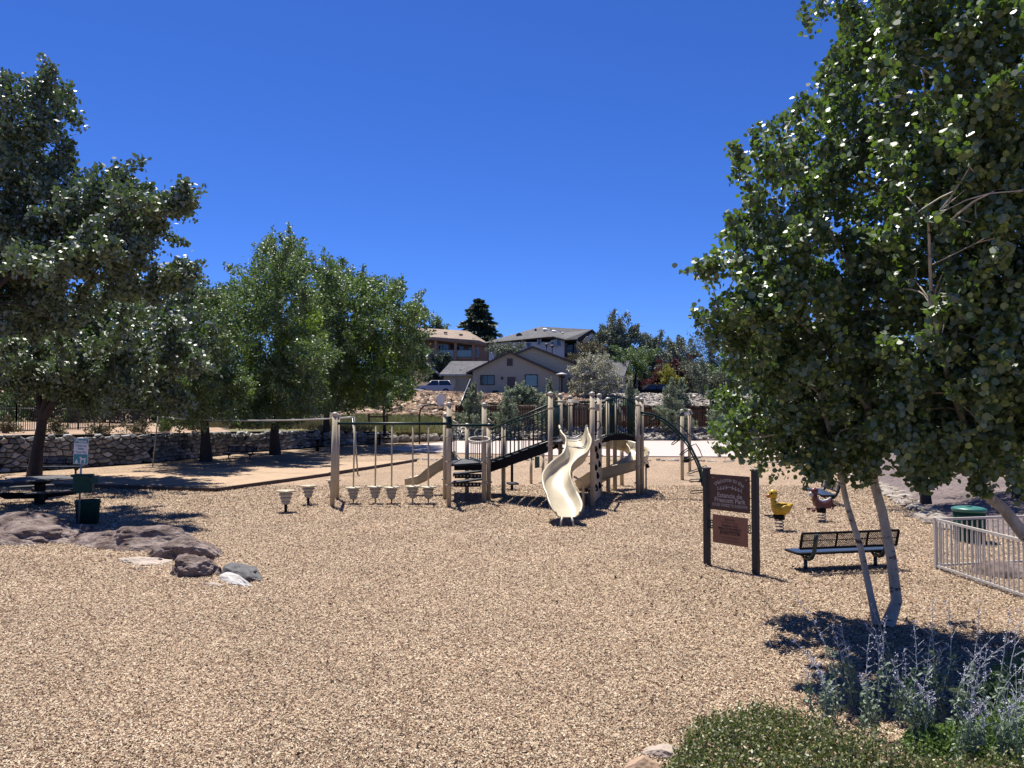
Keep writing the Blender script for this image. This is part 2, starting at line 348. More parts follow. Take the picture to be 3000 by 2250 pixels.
for (p, d, z0, u) in DB:
    dl = math.hypot(*d)
    vs.append((p[0], p[1], -.6))
    for o_ in OFF:
        k = kof(u); zz = z0+hill_z(o_, k)+(random.uniform(-.06, .06) if o_ > 3 else 0)
        vs.append((p[0]+d[0]/dl*o_, p[1]+d[1]/dl*o_, zz))
R_ = len(OFF)+1
for i in range(len(DB)-1):
    for j in range(R_-1): a = i*R_+j; fs.append((a, a+R_, a+R_+1, a+1))
def hillz(x, y):
    "height of the raised land at a point (nearest boundary strip)"
    best = None
    for (p, d, z0, u) in DB:
        dl = math.hypot(*d); dx, dy = d[0]/dl, d[1]/dl; rx, ry = x-p[0], y-p[1]
        t = rx*dx+ry*dy
        if t < 0: continue
        q = abs(rx*dy-ry*dx)
        if best is None or q < best[0]: best = (q, z0+hill_z(t, kof(u)))
    return best[1] if best else 0
me = bpy.data.meshes.new('hillside'); me.from_pydata(vs, [], fs); hill = link('hillside', me)
for m in (M_dirt, M_hill, M_drygrass): me.materials.append(m)
for pl in me.polygons:
    c = pl.center; i = pl.index//(R_-1); u = DB[i][3]; j = pl.index % (R_-1)
    pl.material_index = 0 if u < 4.8 else (2 if (u < 8.2 and OFF[max(0, j-1)] < 6) else 1)
    pl.use_smooth = True
bm = bmesh.new(); bm.from_mesh(me); bmesh.ops.recalc_face_normals(bm, faces=bm.faces)
if sum(f.normal.z for f in bm.faces) < 0: bmesh.ops.reverse_faces(bm, faces=bm.faces)
bm.to_mesh(me); bm.free(); tag(hill, kind='structure')
# sand court, sports court
SAND = [G(-200, 1418), G(228, 1429), G(636, 1441), G(965, 1394), G(1221, 1352), G(1180, 1348), G(600, 1374), G(260, 1392), G(-200, 1400)]
sheet('sand_court', SAND, M_sand, .006)
COURT = [G(1100, 1316), G(1206, 1325), G(1650, 1337), G(2270, 1341), G(2430, 1342), Vector((27, 60, 0)), Vector((27, 64.8, 0)), Vector((-5.0, 64.8, 0)), G(1215, 1306)]
mb = MB(); mb.add([(p.x, p.y, .05) for p in COURT]+[(p.x, p.y, -.1) for p in COURT], [tuple(range(9))]+[(i, (i+1) % 9, 9+(i+1) % 9, 9+i) for i in range(9)])
tag(mb.build('court_pavement', M_court), kind='structure')
mb = MB(); c = G(2120, 1315)
for (r0, r1, A, B, cc) in [(3.6, 3.68, 0, 2*math.pi, c), (6.6, 6.68, 2.2, 4.1, G(2500, 1315))]:
    N = 48
    for i in range(N):
        a, b = lerp(A, B, i/N), lerp(A, B, (i+1)/N)
        mb.add([(cc.x+r*math.cos(t), cc.y+r*math.sin(t), .055) for r, t in ((r0, a), (r1, a), (r1, b), (r0, b))], [(0, 1, 2, 3)])
mb.box((11, 63.8, .055), (30, .07, .003)); mb.box((9.5, 54, .055), (.07, 19, .003))
tag(mb.build('court_marking', M_white), kind='structure')
# gravel bank at the right, beyond the edging stones
bankl = [(10.3, 12), (10.6, 19.2), (11.9, 23.5), (13.6, 29), (14.9, 35), (17.5, 41), (26, 45)]
vs = []; fs = []; OF2 = [0, .6, 2, 5, 10, 20, 45]; HZ = [-.05, .10, .35, .75, 1.2, 1.9, 3]
for (x, y) in bankl:
    for o_, h in zip(OF2, HZ): vs.append((x+o_, y+o_*(-.05), h+(random.uniform(-.04, .04) if o_ > 1 else 0)))
for i in range(len(bankl)-1):
    for j in range(6): a = i*7+j; fs.append((a, a+1, a+8, a+7))
mb = MB(); mb.add(vs, fs, True); bank = mb.build('gravel_bank', M_gravel); tag(bank, kind='structure')
if bank.data.polygons[3].normal.z < 0: bank.data.flip_normals()
# wood chips lying loose over the near ground
def mz(x, y):
    "gentle mound of chips banked against the boulder row"
    return .24*np.exp(-((np.minimum(x+10.5, 0)*.2+np.maximum(x+10.5, 0)*.42)**2))*np.exp(-((y-13.4-(x+9)*-.25)/1.5)**2)
def mound():
    nx, ny = 90, 60; V = []; Fc = []
    for j in range(ny):
        for i in range(nx): x = -26+i*.26; y = 9.0+j*.16; V.append((x, y, float(mz(x, y))-.012+(-.05 if i in (0, nx-1) or j in (0, ny-1) else 0)))
    for j in range(ny-1):
        for i in range(nx-1): a = j*nx+i; Fc.append((a, a+1, a+nx+1, a+nx))
    m = MB(); m.add(V, Fc, True); tag(m.build('mound', M_chipg, fix=False), kind='structure')
mound()
def litter():
    n = 2600; Y = 5+17*rng.random(n)**1.3; X = rng.uniform(-1, 1, n)*(Y*.72)
    k = rng.random(n) < .45; X[k] = rng.normal(4.6, 1.6, k.sum()); Y[k] = np.abs(rng.normal(8.6, 1.6, k.sum()))+3
    s = rng.uniform(.012, .03, n); a = rng.uniform(0, 6.28, n); t = rng.normal(0, .35, n); U = np.stack([np.cos(a)*s, np.sin(a)*s, t*s], 1); Vv = np.stack([-np.sin(a)*s*.5, np.cos(a)*s*.5, rng.normal(0, .3, n)*s], 1)
    P = np.stack([X, Y, .03+np.maximum(mz(X, Y), 0)], 1); v = np.stack([P-U, P-Vv, P+U, P+Vv], 1).reshape(-1, 3)
    tag(link('leaf_litter', mesh_np('leaf_litter', v, np.arange(4*n).reshape(-1, 4)), L_litter), 'dry fallen leaves scattered thinly over the wood chips', 'fallen leaves', kind='stuff')
litter()
def make_chips():
    n = 800000; X = rng.uniform(-1, 1, n); u = rng.random(n)
    Y = 4.6+23*u**1.9; X = X*(Y*.72+.8); Z = rng.random(n)*.018+.002
    L = rng.uniform(.006, .016, n)*(1+.055*np.maximum(0, Y-7)); Wd = rng.uniform(.0028, .0058, n)*(1+.07*np.maximum(0, Y-7)); a = rng.uniform(0, np.pi, n)
    tl = rng.normal(0, .32, n); rl = rng.normal(0, .38, n)
    ux, uy, uz = np.cos(a)*np.cos(tl), np.sin(a)*np.cos(tl), np.sin(tl)
    wx, wy, wz = -np.sin(a)*np.cos(rl), np.cos(a)*np.cos(rl), np.sin(rl)
    P = np.stack([X, Y, Z+np.abs(uz*L)+np.maximum(mz(X, Y)-.012, 0)], 1); U = np.stack([ux, uy, uz], 1)*L[:, None]; V = np.stack([wx, wy, wz], 1)*Wd[:, None]
    k1 = rng.uniform(.5, 1, n)[:, None]
    v = np.stack([P-U-V*k1, P+U*k1-V, P+U+V*k1, P-U*k1+V], 1).reshape(-1, 3)
    f = np.arange(4*n).reshape(-1, 4); me = mesh_np('wood_chips', v, f)
    o = link('wood_chips', me, M_chip); tag(o, 'loose tan wood chips covering the near playground surface', 'wood chips', kind='stuff')
make_chips()
# timber edging of the sand court
edg = thing('timber_edging', 'low dark timber edging along the near side of the sand court', 'edging', (SAND[2].x, SAND[2].y, 0))
pts = SAND[0:5]; tot = 0
for a, b in zip(pts[:-1], pts[1:]):
    L = (b-a).length; n = max(1, int(L/2.4)); an = math.atan2(b.y-a.y, b.x-a.x)
    for i in range(n):
        c = a.lerp(b, (i+.5)/n); o = MB(edg.location).box((c.x, c.y, .05+random.uniform(-.01, .015)), (L/n-.02, .09, .16), an+random.uniform(-.012, .012)).build('board', M_timber, edg)
# far timber edge
# ---------------------------------------------------------------- stones
def rockmesh(name, s=(1, 1, 1), nz=.25, seed=1, n=7, m=5):
    mb = MB(); mb.blob((0, 0, 0), s, n, m, nz=nz, seed=seed); me = bpy.data.meshes.new(name); me.from_pydata(mb.v, [], mb.f); return me
ROCKS = []
for i in range(8):
    me = rockmesh('stone', (1, 1, 1), .3, 50+i); v = np.array([q.co[:] for q in me.vertices], dtype=np.float32)
    t = []
    for p in me.polygons:
        q = list(p.vertices)
        for k in range(1, len(q)-1): t.append((q[0], q[k], q[k+1]))
    ROCKS.append((v, np.array(t)))
def rock_pile(name, P, S, mat, label, cat='rocks', flat=.6, parent=None):
    "P: Nx3 places, S: N sizes -> one joined mass of low-poly rocks"
    V = []; Fc = []; b = 0
    for i, (p, s) in enumerate(zip(P, S)):
        v, t = ROCKS[i % 8]; a = random.uniform(0, 6.28); ca, sa = math.cos(a), math.sin(a)
        sc = np.array([s*random.uniform(.7, 1.3), s*random.uniform(.6, 1), s*flat*random.uniform(.6, 1.2)])
        w = v*sc; ta = random.uniform(-.6, .6); ct, st = math.cos(ta), math.sin(ta)
        w = np.stack([w[:, 0]*ct-w[:, 2]*st, w[:, 1], w[:, 0]*st+w[:, 2]*ct], 1)
        w = np.stack([w[:, 0]*ca-w[:, 1]*sa, w[:, 0]*sa+w[:, 1]*ca, w[:, 2]], 1)+np.array(p)
        V.append(w); Fc.append(t+b); b += len(v)
    me = mesh_np(name, np.concatenate(V), np.concatenate(Fc)); o = link(name, me, mat, parent)
    return tag(o, label, cat, kind='stuff')
def hz(x, y): return hillz(x, y)
P = []; S = []
for i in range(5200):
    y = random.uniform(70.5, 93); x = random.uniform(-16, -2.5-(93-y)*.04)+ (y-70)*-.05
    P.append((x, y, hz(x, y)+.05)); S.append(random.uniform(.20, .52))
rock_pile('brown_riprap', P, S, M_brownrock, 'brown broken rock covering the slope left of the basketball hoop', 'rock slope')
P = []; S = []
for i in range(1700):
    y = random.uniform(83, 93); x = random.uniform(-4, 9); P.append((x, y, hz(x, y)+.05)); S.append(random.uniform(.14, .34))
rock_pile('mixed_riprap', P, S, M_brownrock, 'tan and brown rocks on the slope in front of the tan house', 'rock slope')
P = []; S = []
for i in range(3200):
    y = random.uniform(80, 96); x = random.uniform(9, 36); P.append((x, y, hz(x, y)+.05)); S.append(random.uniform(.12, .34))
rock_pile('pale_riprap', P, S, M_greyrock, 'pale rocks on the bank above the right half of the wooden fence', 'rock slope')
# Voronoi facing of the stone walls
def clip(poly, n, d):
    out = []
    for i in range(len(poly)):
        a, b = poly[i], poly[(i+1) % len(poly)]; da, db = a[0]*n[0]+a[1]*n[1]-d, b[0]*n[0]+b[1]*n[1]-d
        if da <= 0: out.append(a)
        if (da < 0 < db) or (db < 0 < da): t = da/(da-db); out.append((a[0]+(b[0]-a[0])*t, a[1]+(b[1]-a[1])*t))
    return out
def vor(L, Hf, sx, sz, seed):
    rd = random.Random(seed); pts = []; nx = max(1, int(L/sx)); 
    for j in range(-1, 12):
        for i in range(-1, nx+1):
            x = (i+.5+(.5 if j % 2 else 0))*sx+rd.uniform(-.42, .42)*sx; z = (j+.5)*sz+rd.uniform(-.42, .42)*sz
            pts.append((x, z))
    asp = sx/sz; cells = []
    for p in pts:
        if not (0 <= p[0] <= L and 0 <= p[1] <= Hf(p[0])): continue
        H = Hf(p[0]); poly = [(max(0, p[0]-sx*1.6), max(0, p[1]-sz*1.6)), (min(L, p[0]+sx*1.6), max(0, p[1]-sz*1.6)), (min(L, p[0]+sx*1.6), min(H+.05, p[1]+sz*1.6)), (max(0, p[0]-sx*1.6), min(H+.05, p[1]+sz*1.6))]
        for q in pts:
            if q is p or abs(q[0]-p[0]) > 2.6*sx or abs(q[1]-p[1]) > 2.6*sz: continue
            n = (q[0]-p[0], (q[1]-p[1])*asp*asp); m = ((q[0]+p[0])/2, (q[1]+p[1])/2)
            poly = clip(poly, n, m[0]*n[0]+m[1]*n[1])
            if len(poly) < 3: break
        if len(poly) >= 3: cells.append((p, poly))
    return cells
def stone_wall(root, A, B, hA, hB, zA, zB, sx, sz, keep, seed, mat, batter=.12):
    "facing of separate stones from A to B seen from the -normal side"
    A = Vector(A); B = Vector(B); L = (B-A).length; d = (B-A)/L; nrm = Vector((d.y, -d.x))
    if nrm.y > 0 and abs(nrm.y) > .05: nrm = -nrm
    Hf = lambda x: lerp(hA, hB, x/L); cells = vor(L, Hf, sx, sz, seed); rest = MB(root.location)
    def pt(x, z, out):
        zz = z+lerp(zA, zB, x/L); q = A+d*x+nrm*(out-batter*z); return Vector((q.x, q.y, zz))
    for (p, poly) in cells:
        cx = sum(q[0] for q in poly)/len(poly); cz = sum(q[1] for q in poly)/len(poly)
        o0 = random.uniform(.0, .07); gap = .026
        def ins(k, g): return [(cx+(q[0]-cx)*k-(g if q[0] > cx else -g), cz+(q[1]-cz)*k-(g*.8 if q[1] > cz else -g*.8)) for q in poly]
        r0, r1, r2 = ins(1, gap*.3), ins(.96, gap), ins(.72, gap)
        tl = random.uniform(-.18, .18); tz = random.uniform(-.45, .12)
        V = [pt(*q, -.02) for q in r0]+[pt(*q, .05+o0) for q in r1]+[pt(*q, .085+o0+(q[0]-cx)*tl+(q[1]-cz)*tz) for q in r2]
        n = len(poly); Fc = [(i, (i+1) % n, n+(i+1) % n, n+i) for i in range(n)]+[(n+i, n+(i+1) % n, 2*n+(i+1) % n, 2*n+i) for i in range(n)]+[tuple(range(2*n, 3*n))]
        if keep(V[0]) and WALLN[0] < 300:
            WALLN[0] += 1; c = pt(cx, cz, 0); m = MB(root.location); m.add(V, Fc)
            m.build('stone', mat, root)
        else: rest.add(V, Fc)
    if rest.v:
        tag(rest.build('small_stones', mat, root), kind='stuff')
    bk = MB(root.location); 
    P0 = [pt(0, -.1, 0), pt(L, -.1, 0), pt(L, hB+.02, 0), pt(0, hA+.02, 0)]
    bk.prism(P0, -Vector((nrm.x, nrm.y, 0))*.5); bk.build('core', M_mortar, root)
WALLN = [0]
wroot = thing('retaining_wall', 'grey fieldstone retaining wall behind the trees on the left', 'stone wall', (-21.8, 32.7, 0))
WP = [(-30, 27.3, 1.6), (-21.8, 32.7, 1.6), (-18.2, 39, 1.44), (-16.6, 48, 1.3), (-13.6, 55.1, 1.12), (-9.6, 61.8, .86)]
inview = lambda v: abs(v.x) < v.y*.69
for i in [1, 0, 2, 3, 4]:
    a, b = WP[i], WP[i+1]; sx = [.42, .37, .36, .44, .5][i]
    stone_wall(wroot, a[:2], b[:2], a[2], b[2], 0, 0, sx, sx*.56, inview, 10+i, M_stone)
# boulders between the wall's end and the court, riprap face behind the court
b1 = thing('boulder_row', 'row of big pale boulders below the grassy strip behind the picnic table', 'boulders', (-6, 64, 0))
x = -10.2
while x < -4.6:
    y = 62+ (x+9.6)*.95; s = random.uniform(.35, .7); m = MB(b1.location); m.blob((x, y-.35, .28), (s, .45, random.uniform(.3, .42)), 9, 6, nz=.14, seed=int(x*40)); m.build('boulder', M_greyrock, b1); x += s*1.5
P = []; S = []
for i in range(2300):
    x = random.uniform(-5.5, 34); t = random.random(); yb = float(np.interp(x, [-5.5, 0, 18, 30, 36], [65.2, 66.3, 66.3, 65, 62.5])); P.append((x, yb+t*1.9, .05+t*1.02)); S.append(random.uniform(.13, .34))
rock_pile('rock_bank', P, S, M_greyrock, 'pale grey rock bank between the sports court and the wooden fence', 'rock bank')
# edging of small flat stones, court side and right-hand curve
eroot = thing('stone_edging', 'line of small pale stones edging the wood chips before the court and along the gravel', 'edging stones', (4, 41, 0))
EP = [G(1216, 1347), G(1400, 1347), G(1660, 1349), G(1980, 1350), G(2260, 1354), G(2420, 1378), G(2520, 1402), G(2600, 1432), G(2660, 1468), G(2735, 1512), G(2800, 1560)]
cnt = 0; ESH = [rockmesh('edging_stone', (1, 1, 1), .18, 200+i, 7, 4) for i in range(6)]
for m in ESH: m.materials.append(M_edge)
for a, b in zip(EP[:-1], EP[1:]):
    L = (b-a).length; t = 0
    while t < L:
        p = a.lerp(b, t/L); near = p.y < 36; w = random.uniform(.16, .34); 
        for k in range(3 if near else 2):
            o = link('stone', ESH[cnt % 6], None, eroot); o.location = Vector((p.x+random.uniform(-.3, .3)*(1 if near else .5), p.y+(k-.6)*.36+random.uniform(-.1, .1), .02))-eroot.location
            o.scale = (w*random.uniform(.8, 1.1), w*.7, random.uniform(.05, .10)); o.rotation_euler = (random.uniform(-.2, .2), random.uniform(-.2, .2), random.uniform(0, 3)); cnt += 1
        t += w*2.1 if near else w*2.6
# ---------------------------------------------------------------- fences
def wood_fence():
    A = Vector((-5.0, 68.3)); B = Vector((31, 67.6)); L = (B-A).length; d = (B-A)/L; an = math.atan2(d.y, d.x)
    z0 = 1.05; r = thing('wooden_fence', 'red-brown board fence standing on the rock bank behind the court', 'fence', (A.x, A.y, z0))
    n = 240; w = L/n; me = proto(MB().box((0, 0, 1), (w-.012, .025, 1.86)), 'board', M_fencew)
    for i in range(n):
        p = A+d*(i+.5)*w; o = link('board', me, None, r); o.location = (p.x-A.x, p.y-A.y+random.uniform(-.008, .008), random.uniform(-.02, .02)); o.rotation_euler = (0, 0, an)
    for z in (.35, 1.65):
        c = (A+B)/2; MB(r.location).box((c.x, c.y-.045, z0+z), (L, .04, .09), an).build('rail', M_fencew, r)
    for i in range(15):
        p = A+d*L*i/14; MB(r.location).box((p.x, p.y-.12, z0+.9), (.09, .09, 2.0), an).build('post', M_fencew, r)
    c = (A+B)/2; MB(r.location).box((c.x, c.y, z0+1.96), (L, .14, .035), an).build('cap_rail', M_fencew, r)
wood_fence()
def iron_fence():
    A = Vector((-36.5, 45)); B = Vector((-41.5, 79)); r = None
    pts = [(-24.5, 38, 1.5), (-27.6, 58, 1.5)]
    a, b = Vector(pts[0]), Vector(pts[1]); a2 = Vector((-36, 44, 1.55))
    r = thing('iron_fence', 'black iron picket fence on the orange dirt above the stone wall', 'fence', tuple(a))
    a.z = hz(a.x, a.y)-.05; b.z = hz(b.x, b.y)-.05; r.location = a
    run = [(Vector((-31.5, 36.0, a.z)), a, 68), (a, b, 84)]
    me = proto(MB().box((0, 0, .7), (.026, .026, 1.34)), 'picket', M_iron)
    for (p, q, n) in run:
        for i in range(n):
            c = p.lerp(q, i/n)-a; o = link('picket', me, None, r); o.location = c
        for z in (.12, 1.22): MB(a).tube([p+Vector((0, 0, z)), q+Vector((0, 0, z))], .03, 4).build('rail', M_iron, r)
        k = int((q-p).length/2.4)
        for i in range(k+1):
            c = p.lerp(q, i/k); MB(a).box((c.x, c.y, c.z+.72), (.06, .06, 1.5)).build('post', M_iron, r)
iron_fence()
def black_slope_fence():
    # black mesh panel climbing the bank from the end of the wooden fence towards the house
    a = W(1345, 1194, 69.0); b = W(1378, 1112, 84); z_a = 1.1
    r = thing('black_mesh_fence', 'black mesh fence climbing the rock bank beside the tall juniper', 'fence', (a.x, a.y, 1.0))
    P0 = [Vector((a.x, a.y, 1.0)), Vector((b.x, b.y, hz(b.x, b.y))), b, a]
    c = W(1397, 1118, 85.5); m = MB(r.location)
    m.prism([a, b, Vector((b.x+.15, b.y, hz(b.x, b.y)-.3)), Vector((a.x+.5, a.y+.3, 1.0)), Vector((a.x, a.y, 1.0))], (.04, .06, 0)); m.build('mesh_panel', M_black, r)
    m = MB(r.location)
    m.prism([Vector((b.x-.1, b.y, hz(b.x, b.y)-.5)), Vector((c.x, c.y, hz(b.x, b.y)-.5)), c, b+Vector((-.1, 0, -.03)), b.lerp(a, .25)+Vector((0, 0, -.1))], (0, .05, 0)); m.build('mesh_panel', M_black, r)
    m = MB(r.location); m.tube([a+Vector((0, -.05, .03)), b+Vector((0, -.05, .05))], .045, 6); m.build('top_rail', M_steel, r)
    m = MB(r.location); m.tube([(a.x, a.y-.05, .6), (a.x, a.y-.05, a.z)], .07, 6); m.build('post', M_rust, r)
black_slope_fence()
def dark_pergola_fence():
    # dark fence panels with pale posts behind the plum trees, right of the tan house
    a = W(1855, 1112, 112); zg = a.z-3.0
    r = thing('dark_yard_fence', 'dark fence with slim pale posts under the plum trees right of the house', 'fence', (a.x, a.y, zg))
    x0 = a.x; x1 = W(2050, 1112, 112).x; k = 26; w = (x1-x0)/k
    for i in range(k):
        MB(r.location).box((x0+(i+.5)*w, a.y+.2, (a.z+zg)/2), (w-.02, .05, a.z-zg)).build('board', M_trimd, r)
    for px in (1866, 1899, 1939, 1985):
        p = W(px, 1112, 111.5); MB(r.location).box((p.x, p.y, (p.z+zg)/2+.2), (.16, .16, p.z-zg+.4)).build('post', M_tanmetal, r)
dark_pergola_fence()
# ---------------------------------------------------------------- houses
def wbox(root, name, px0, py0, px1, py1, Y, dep, mat, parent=None, grow=0):
    "box whose front face spans the pixel rectangle on the plane at depth Y"
    a = W(px0, py1, Y); b = W(px1, py0, Y)
    m = MB(root.location); m.box(((a.x+b.x)/2, Y+dep/2, (a.z+b.z)/2), (abs(b.x-a.x)+grow, dep, abs(b.z-a.z)+grow)); return m.build(name, mat, parent or root)
def gable(root, apex, l, r, base_y, Y, dep, wmat, rmat, trim, wl=None, wr=None, over=.5):
    A, Lp, Rp = W(*apex, Y), W(*l, Y), W(*r, Y); zb = W(1500, base_y, Y).z
    wl = W(wl, base_y, Y).x if wl else Lp.x+.5; wr = W(wr, base_y, Y).x if wr else Rp.x-.5
    def zl(x): return (Lp.z+(A.z-Lp.z)*(x-Lp.x)/(A.x-Lp.x)) if x < A.x else (Rp.z+(A.z-Rp.z)*(Rp.x-x)/(Rp.x-A.x))
    m = MB(root.location); m.prism([(wl, Y, zb), (wr, Y, zb), (wr, Y, zl(wr)-.2), (A.x, Y, A.z-.2), (wl, Y, zl(wl)-.2)], (0, dep, 0)); m.build('wall', wmat, root)
    rf = None
    for P in ((Lp, A), (A, Rp)):
        m = MB(root.location); t = .22
        m.prism([(P[0].x, Y-over, P[0].z), (P[1].x, Y-over, P[1].z), (P[1].x, Y-over, P[1].z-t), (P[0].x, Y-over, P[0].z-t)], (0, dep+2*over, 0))
        rf = m.build('roof', rmat, root)
        m = MB(root.location); m.prism([(P[0].x, Y-over-.06, P[0].z-.02), (P[1].x, Y-over-.06, P[1].z-.02), (P[1].x, Y-over-.06, P[1].z-.32), (P[0].x, Y-over-.06, P[0].z-.32)], (0, .055, 0)); m.build('fascia', trim, rf)
    return rf
def window(root, x0, y0, x1, y1, Y, frame=M_trimd, glass=M_glass, panes=2, fr=.1):
    f = MB(root.location); a = W(x0, y1, Y); b = W(x1, y0, Y); w, h = b.x-a.x, b.z-a.z; cx, cz = (a.x+b.x)/2, (a.z+b.z)/2
    for s_ in (-1, 1):
        f.box((cx+s_*(w/2+fr/2), Y-.04, cz), (fr, .12, h+2*fr)); f.box((cx, Y-.042, cz+s_*(h/2+fr/2)), (w-.002, .12, fr))
    for k in range(1, panes): f.box((a.x+w*k/panes, Y-.038, cz), (.07, .08, h-.002))
    o = f.build('window', frame, root)
    for k in range(panes):
        MB(root.location).box((a.x+w*(k+.5)/panes, Y-.01, cz), (w/panes-.01, .03, h-.004)).build('pane', glass, o)
    return o
def tan_house():
    Y = 105; o = W(1500, 1163, Y)
    r = thing('tan_house', 'single-storey tan stucco house with two gables facing the playground', 'house', tuple(o))
    gable(r, (1493, 1029), (1366, 1091), (1655, 1101), 1168, Y, 14, M_stucco, M_shingle, M_trim, 1385, 1638)
    gable(r, (1560, 1014), (1478, 1047), (1722, 1076), 1168, Y+3.5, 12, M_stucco, M_shingle, M_trim, 1500, 1700)
    # left wing with its ridge running sideways
    def wing(x0, x1, xr0, xr1, ye, yr, yb, Yf, dep, name_wall_x0, name_wall_x1):
        E0, E1 = W(x0, ye, Yf), W(x1, ye, Yf); R0, R1 = W(xr0, yr, Yf+dep/2), W(xr1, yr, Yf+dep/2)
        m = MB(r.location); t = .2; bk = Yf+dep
        V = [E0, E1, R1, R0, Vector((E0.x, bk, E0.z)), Vector((E1.x, bk, E1.z))]
        V2 = [p-Vector((0, 0, t)) for p in V]
        m.add(V+V2, [(0, 1, 2, 3), (3, 2, 5, 4), (0, 3, 4), (1, 5, 2), (7, 6, 9, 8), (9, 10, 11, 8), (0, 6, 7, 1), (4, 5, 11, 10), (0, 4, 10, 6), (1, 7, 11, 5)])
        rf = m.build('roof', M_shingle, r)
        MB(r.location).box(((E0.x+E1.x)/2, Yf-.07, E0.z-.13), (E1.x-E0.x, .1, .16)).build('gutter', M_trimw, rf)
        w0, w1 = W(name_wall_x0, yb, Yf+.6), W(name_wall_x1, yb, Yf+.6)
        MB(r.location).box(((w0.x+w1.x)/2, Yf+.6+dep/2-.6, (w0.z+E0.z)/2-.1), (w1.x-w0.x, dep-1.2, E0.z-w0.z)).build('wall', M_stucco, r)
    wing(1287, 1384, 1322, 1430, 1096, 1058, 1168, Y+.8, 9, 1302, 1386)
    wing(1700, 1829, 1700, 1846, 1101, 1055, 1168, Y+1.2, 9, 1716, 1822)
    # gable end of the right wing
    Yw = Y+1.2; a = W(1830, 1101, Yw); t = W(1846, 1056, Yw+4.5); b = Vector((a.x+.25, Yw+9, a.z))
    MB(r.location).prism([(a.x-.35, Yw+.6, o.z), (a.x-.35, Yw+8.4, o.z), (a.x-.35, Yw+8.4, a.z-.2), (a.x-.35, Yw+4.5, t.z-.3), (a.x-.35, Yw+.6, a.z-.2)], (.25, 0, 0)).build('wall', M_stucco, r)
    # porch block right of it
    wbox(r, 'porch_post', 1823, 1104, 1832, 1163, Y+.9, .4, M_stucco)
    window(r, 1409, 1101, 1447, 1126, Y); window(r, 1540, 1099, 1573, 1131, Y, M_trimd, M_blind, 1)
    v = wbox(r, 'vent', 1485, 1050, 1502, 1072, Y-.06, .1, M_trim)
    for k in range(6): wbox(r, 'vent_slat', 1486, 1052+k*3.4, 1501, 1053.6+k*3.4, Y-.1, .04, M_door, v)
    f = wbox(r, 'door_frame', 1483, 1102, 1513, 1163, Y-.03, .03, M_stucco, None, .0)
    d = wbox(r, 'door', 1486, 1104, 1510, 1162, Y-.08, .05, M_door); wbox(r, 'handle', 1506, 1134, 1508, 1137, Y-.14, .06, M_steel, d)
    wbox(r, 'wall_lamp', 1468, 1104, 1474, 1112, Y-.16, .16, M_trimd)
    wbox(r, 'electric_box', 1321, 1110, 1335, 1136, Y+.9, .5, M_stucco); wbox(r, 'meter', 1312, 1119, 1318, 1126, Y+1.1, .3, M_trimd)
    wbox(r, 'conduit', 1324, 1136, 1326, 1163, Y+1.2, .2, M_stucco); wbox(r, 'conduit', 1314, 1126, 1316, 1163, Y+1.2, .2, M_stucco)
    wbox(r, 'downspout', 1300, 1100, 1303, 1163, Y+1.2, .15, M_stucco); wbox(r, 'downspout', 1640, 1098, 1643, 1160, Y+.4, .15, M_stucco)
    wbox(r, 'roof_vent', 1347, 1083, 1350, 1092, Y+2, .2, M_trimd)
    wbox(r, 'patio_door', 1664, 1106, 1688, 1160, Y+3.44, .05, M_glass)
    ac = thing('air_conditioner', 'dark box air conditioner standing by the tan house wall', 'air conditioner', tuple(W(1456, 1163, Y-1)))
    wbox(ac, 'casing', 1442, 1144, 1460, 1162, Y-1.4, .9, M_trimd); wbox(ac, 'fan_grille', 1444, 1146, 1458, 1160, Y-1.45, .04, M_black)
    for k in range(5): wbox(ac, 'grille_bar', 1444, 1147+k*3, 1458, 1147.7+k*3, Y-1.49, .03, M_trim)
tan_house()
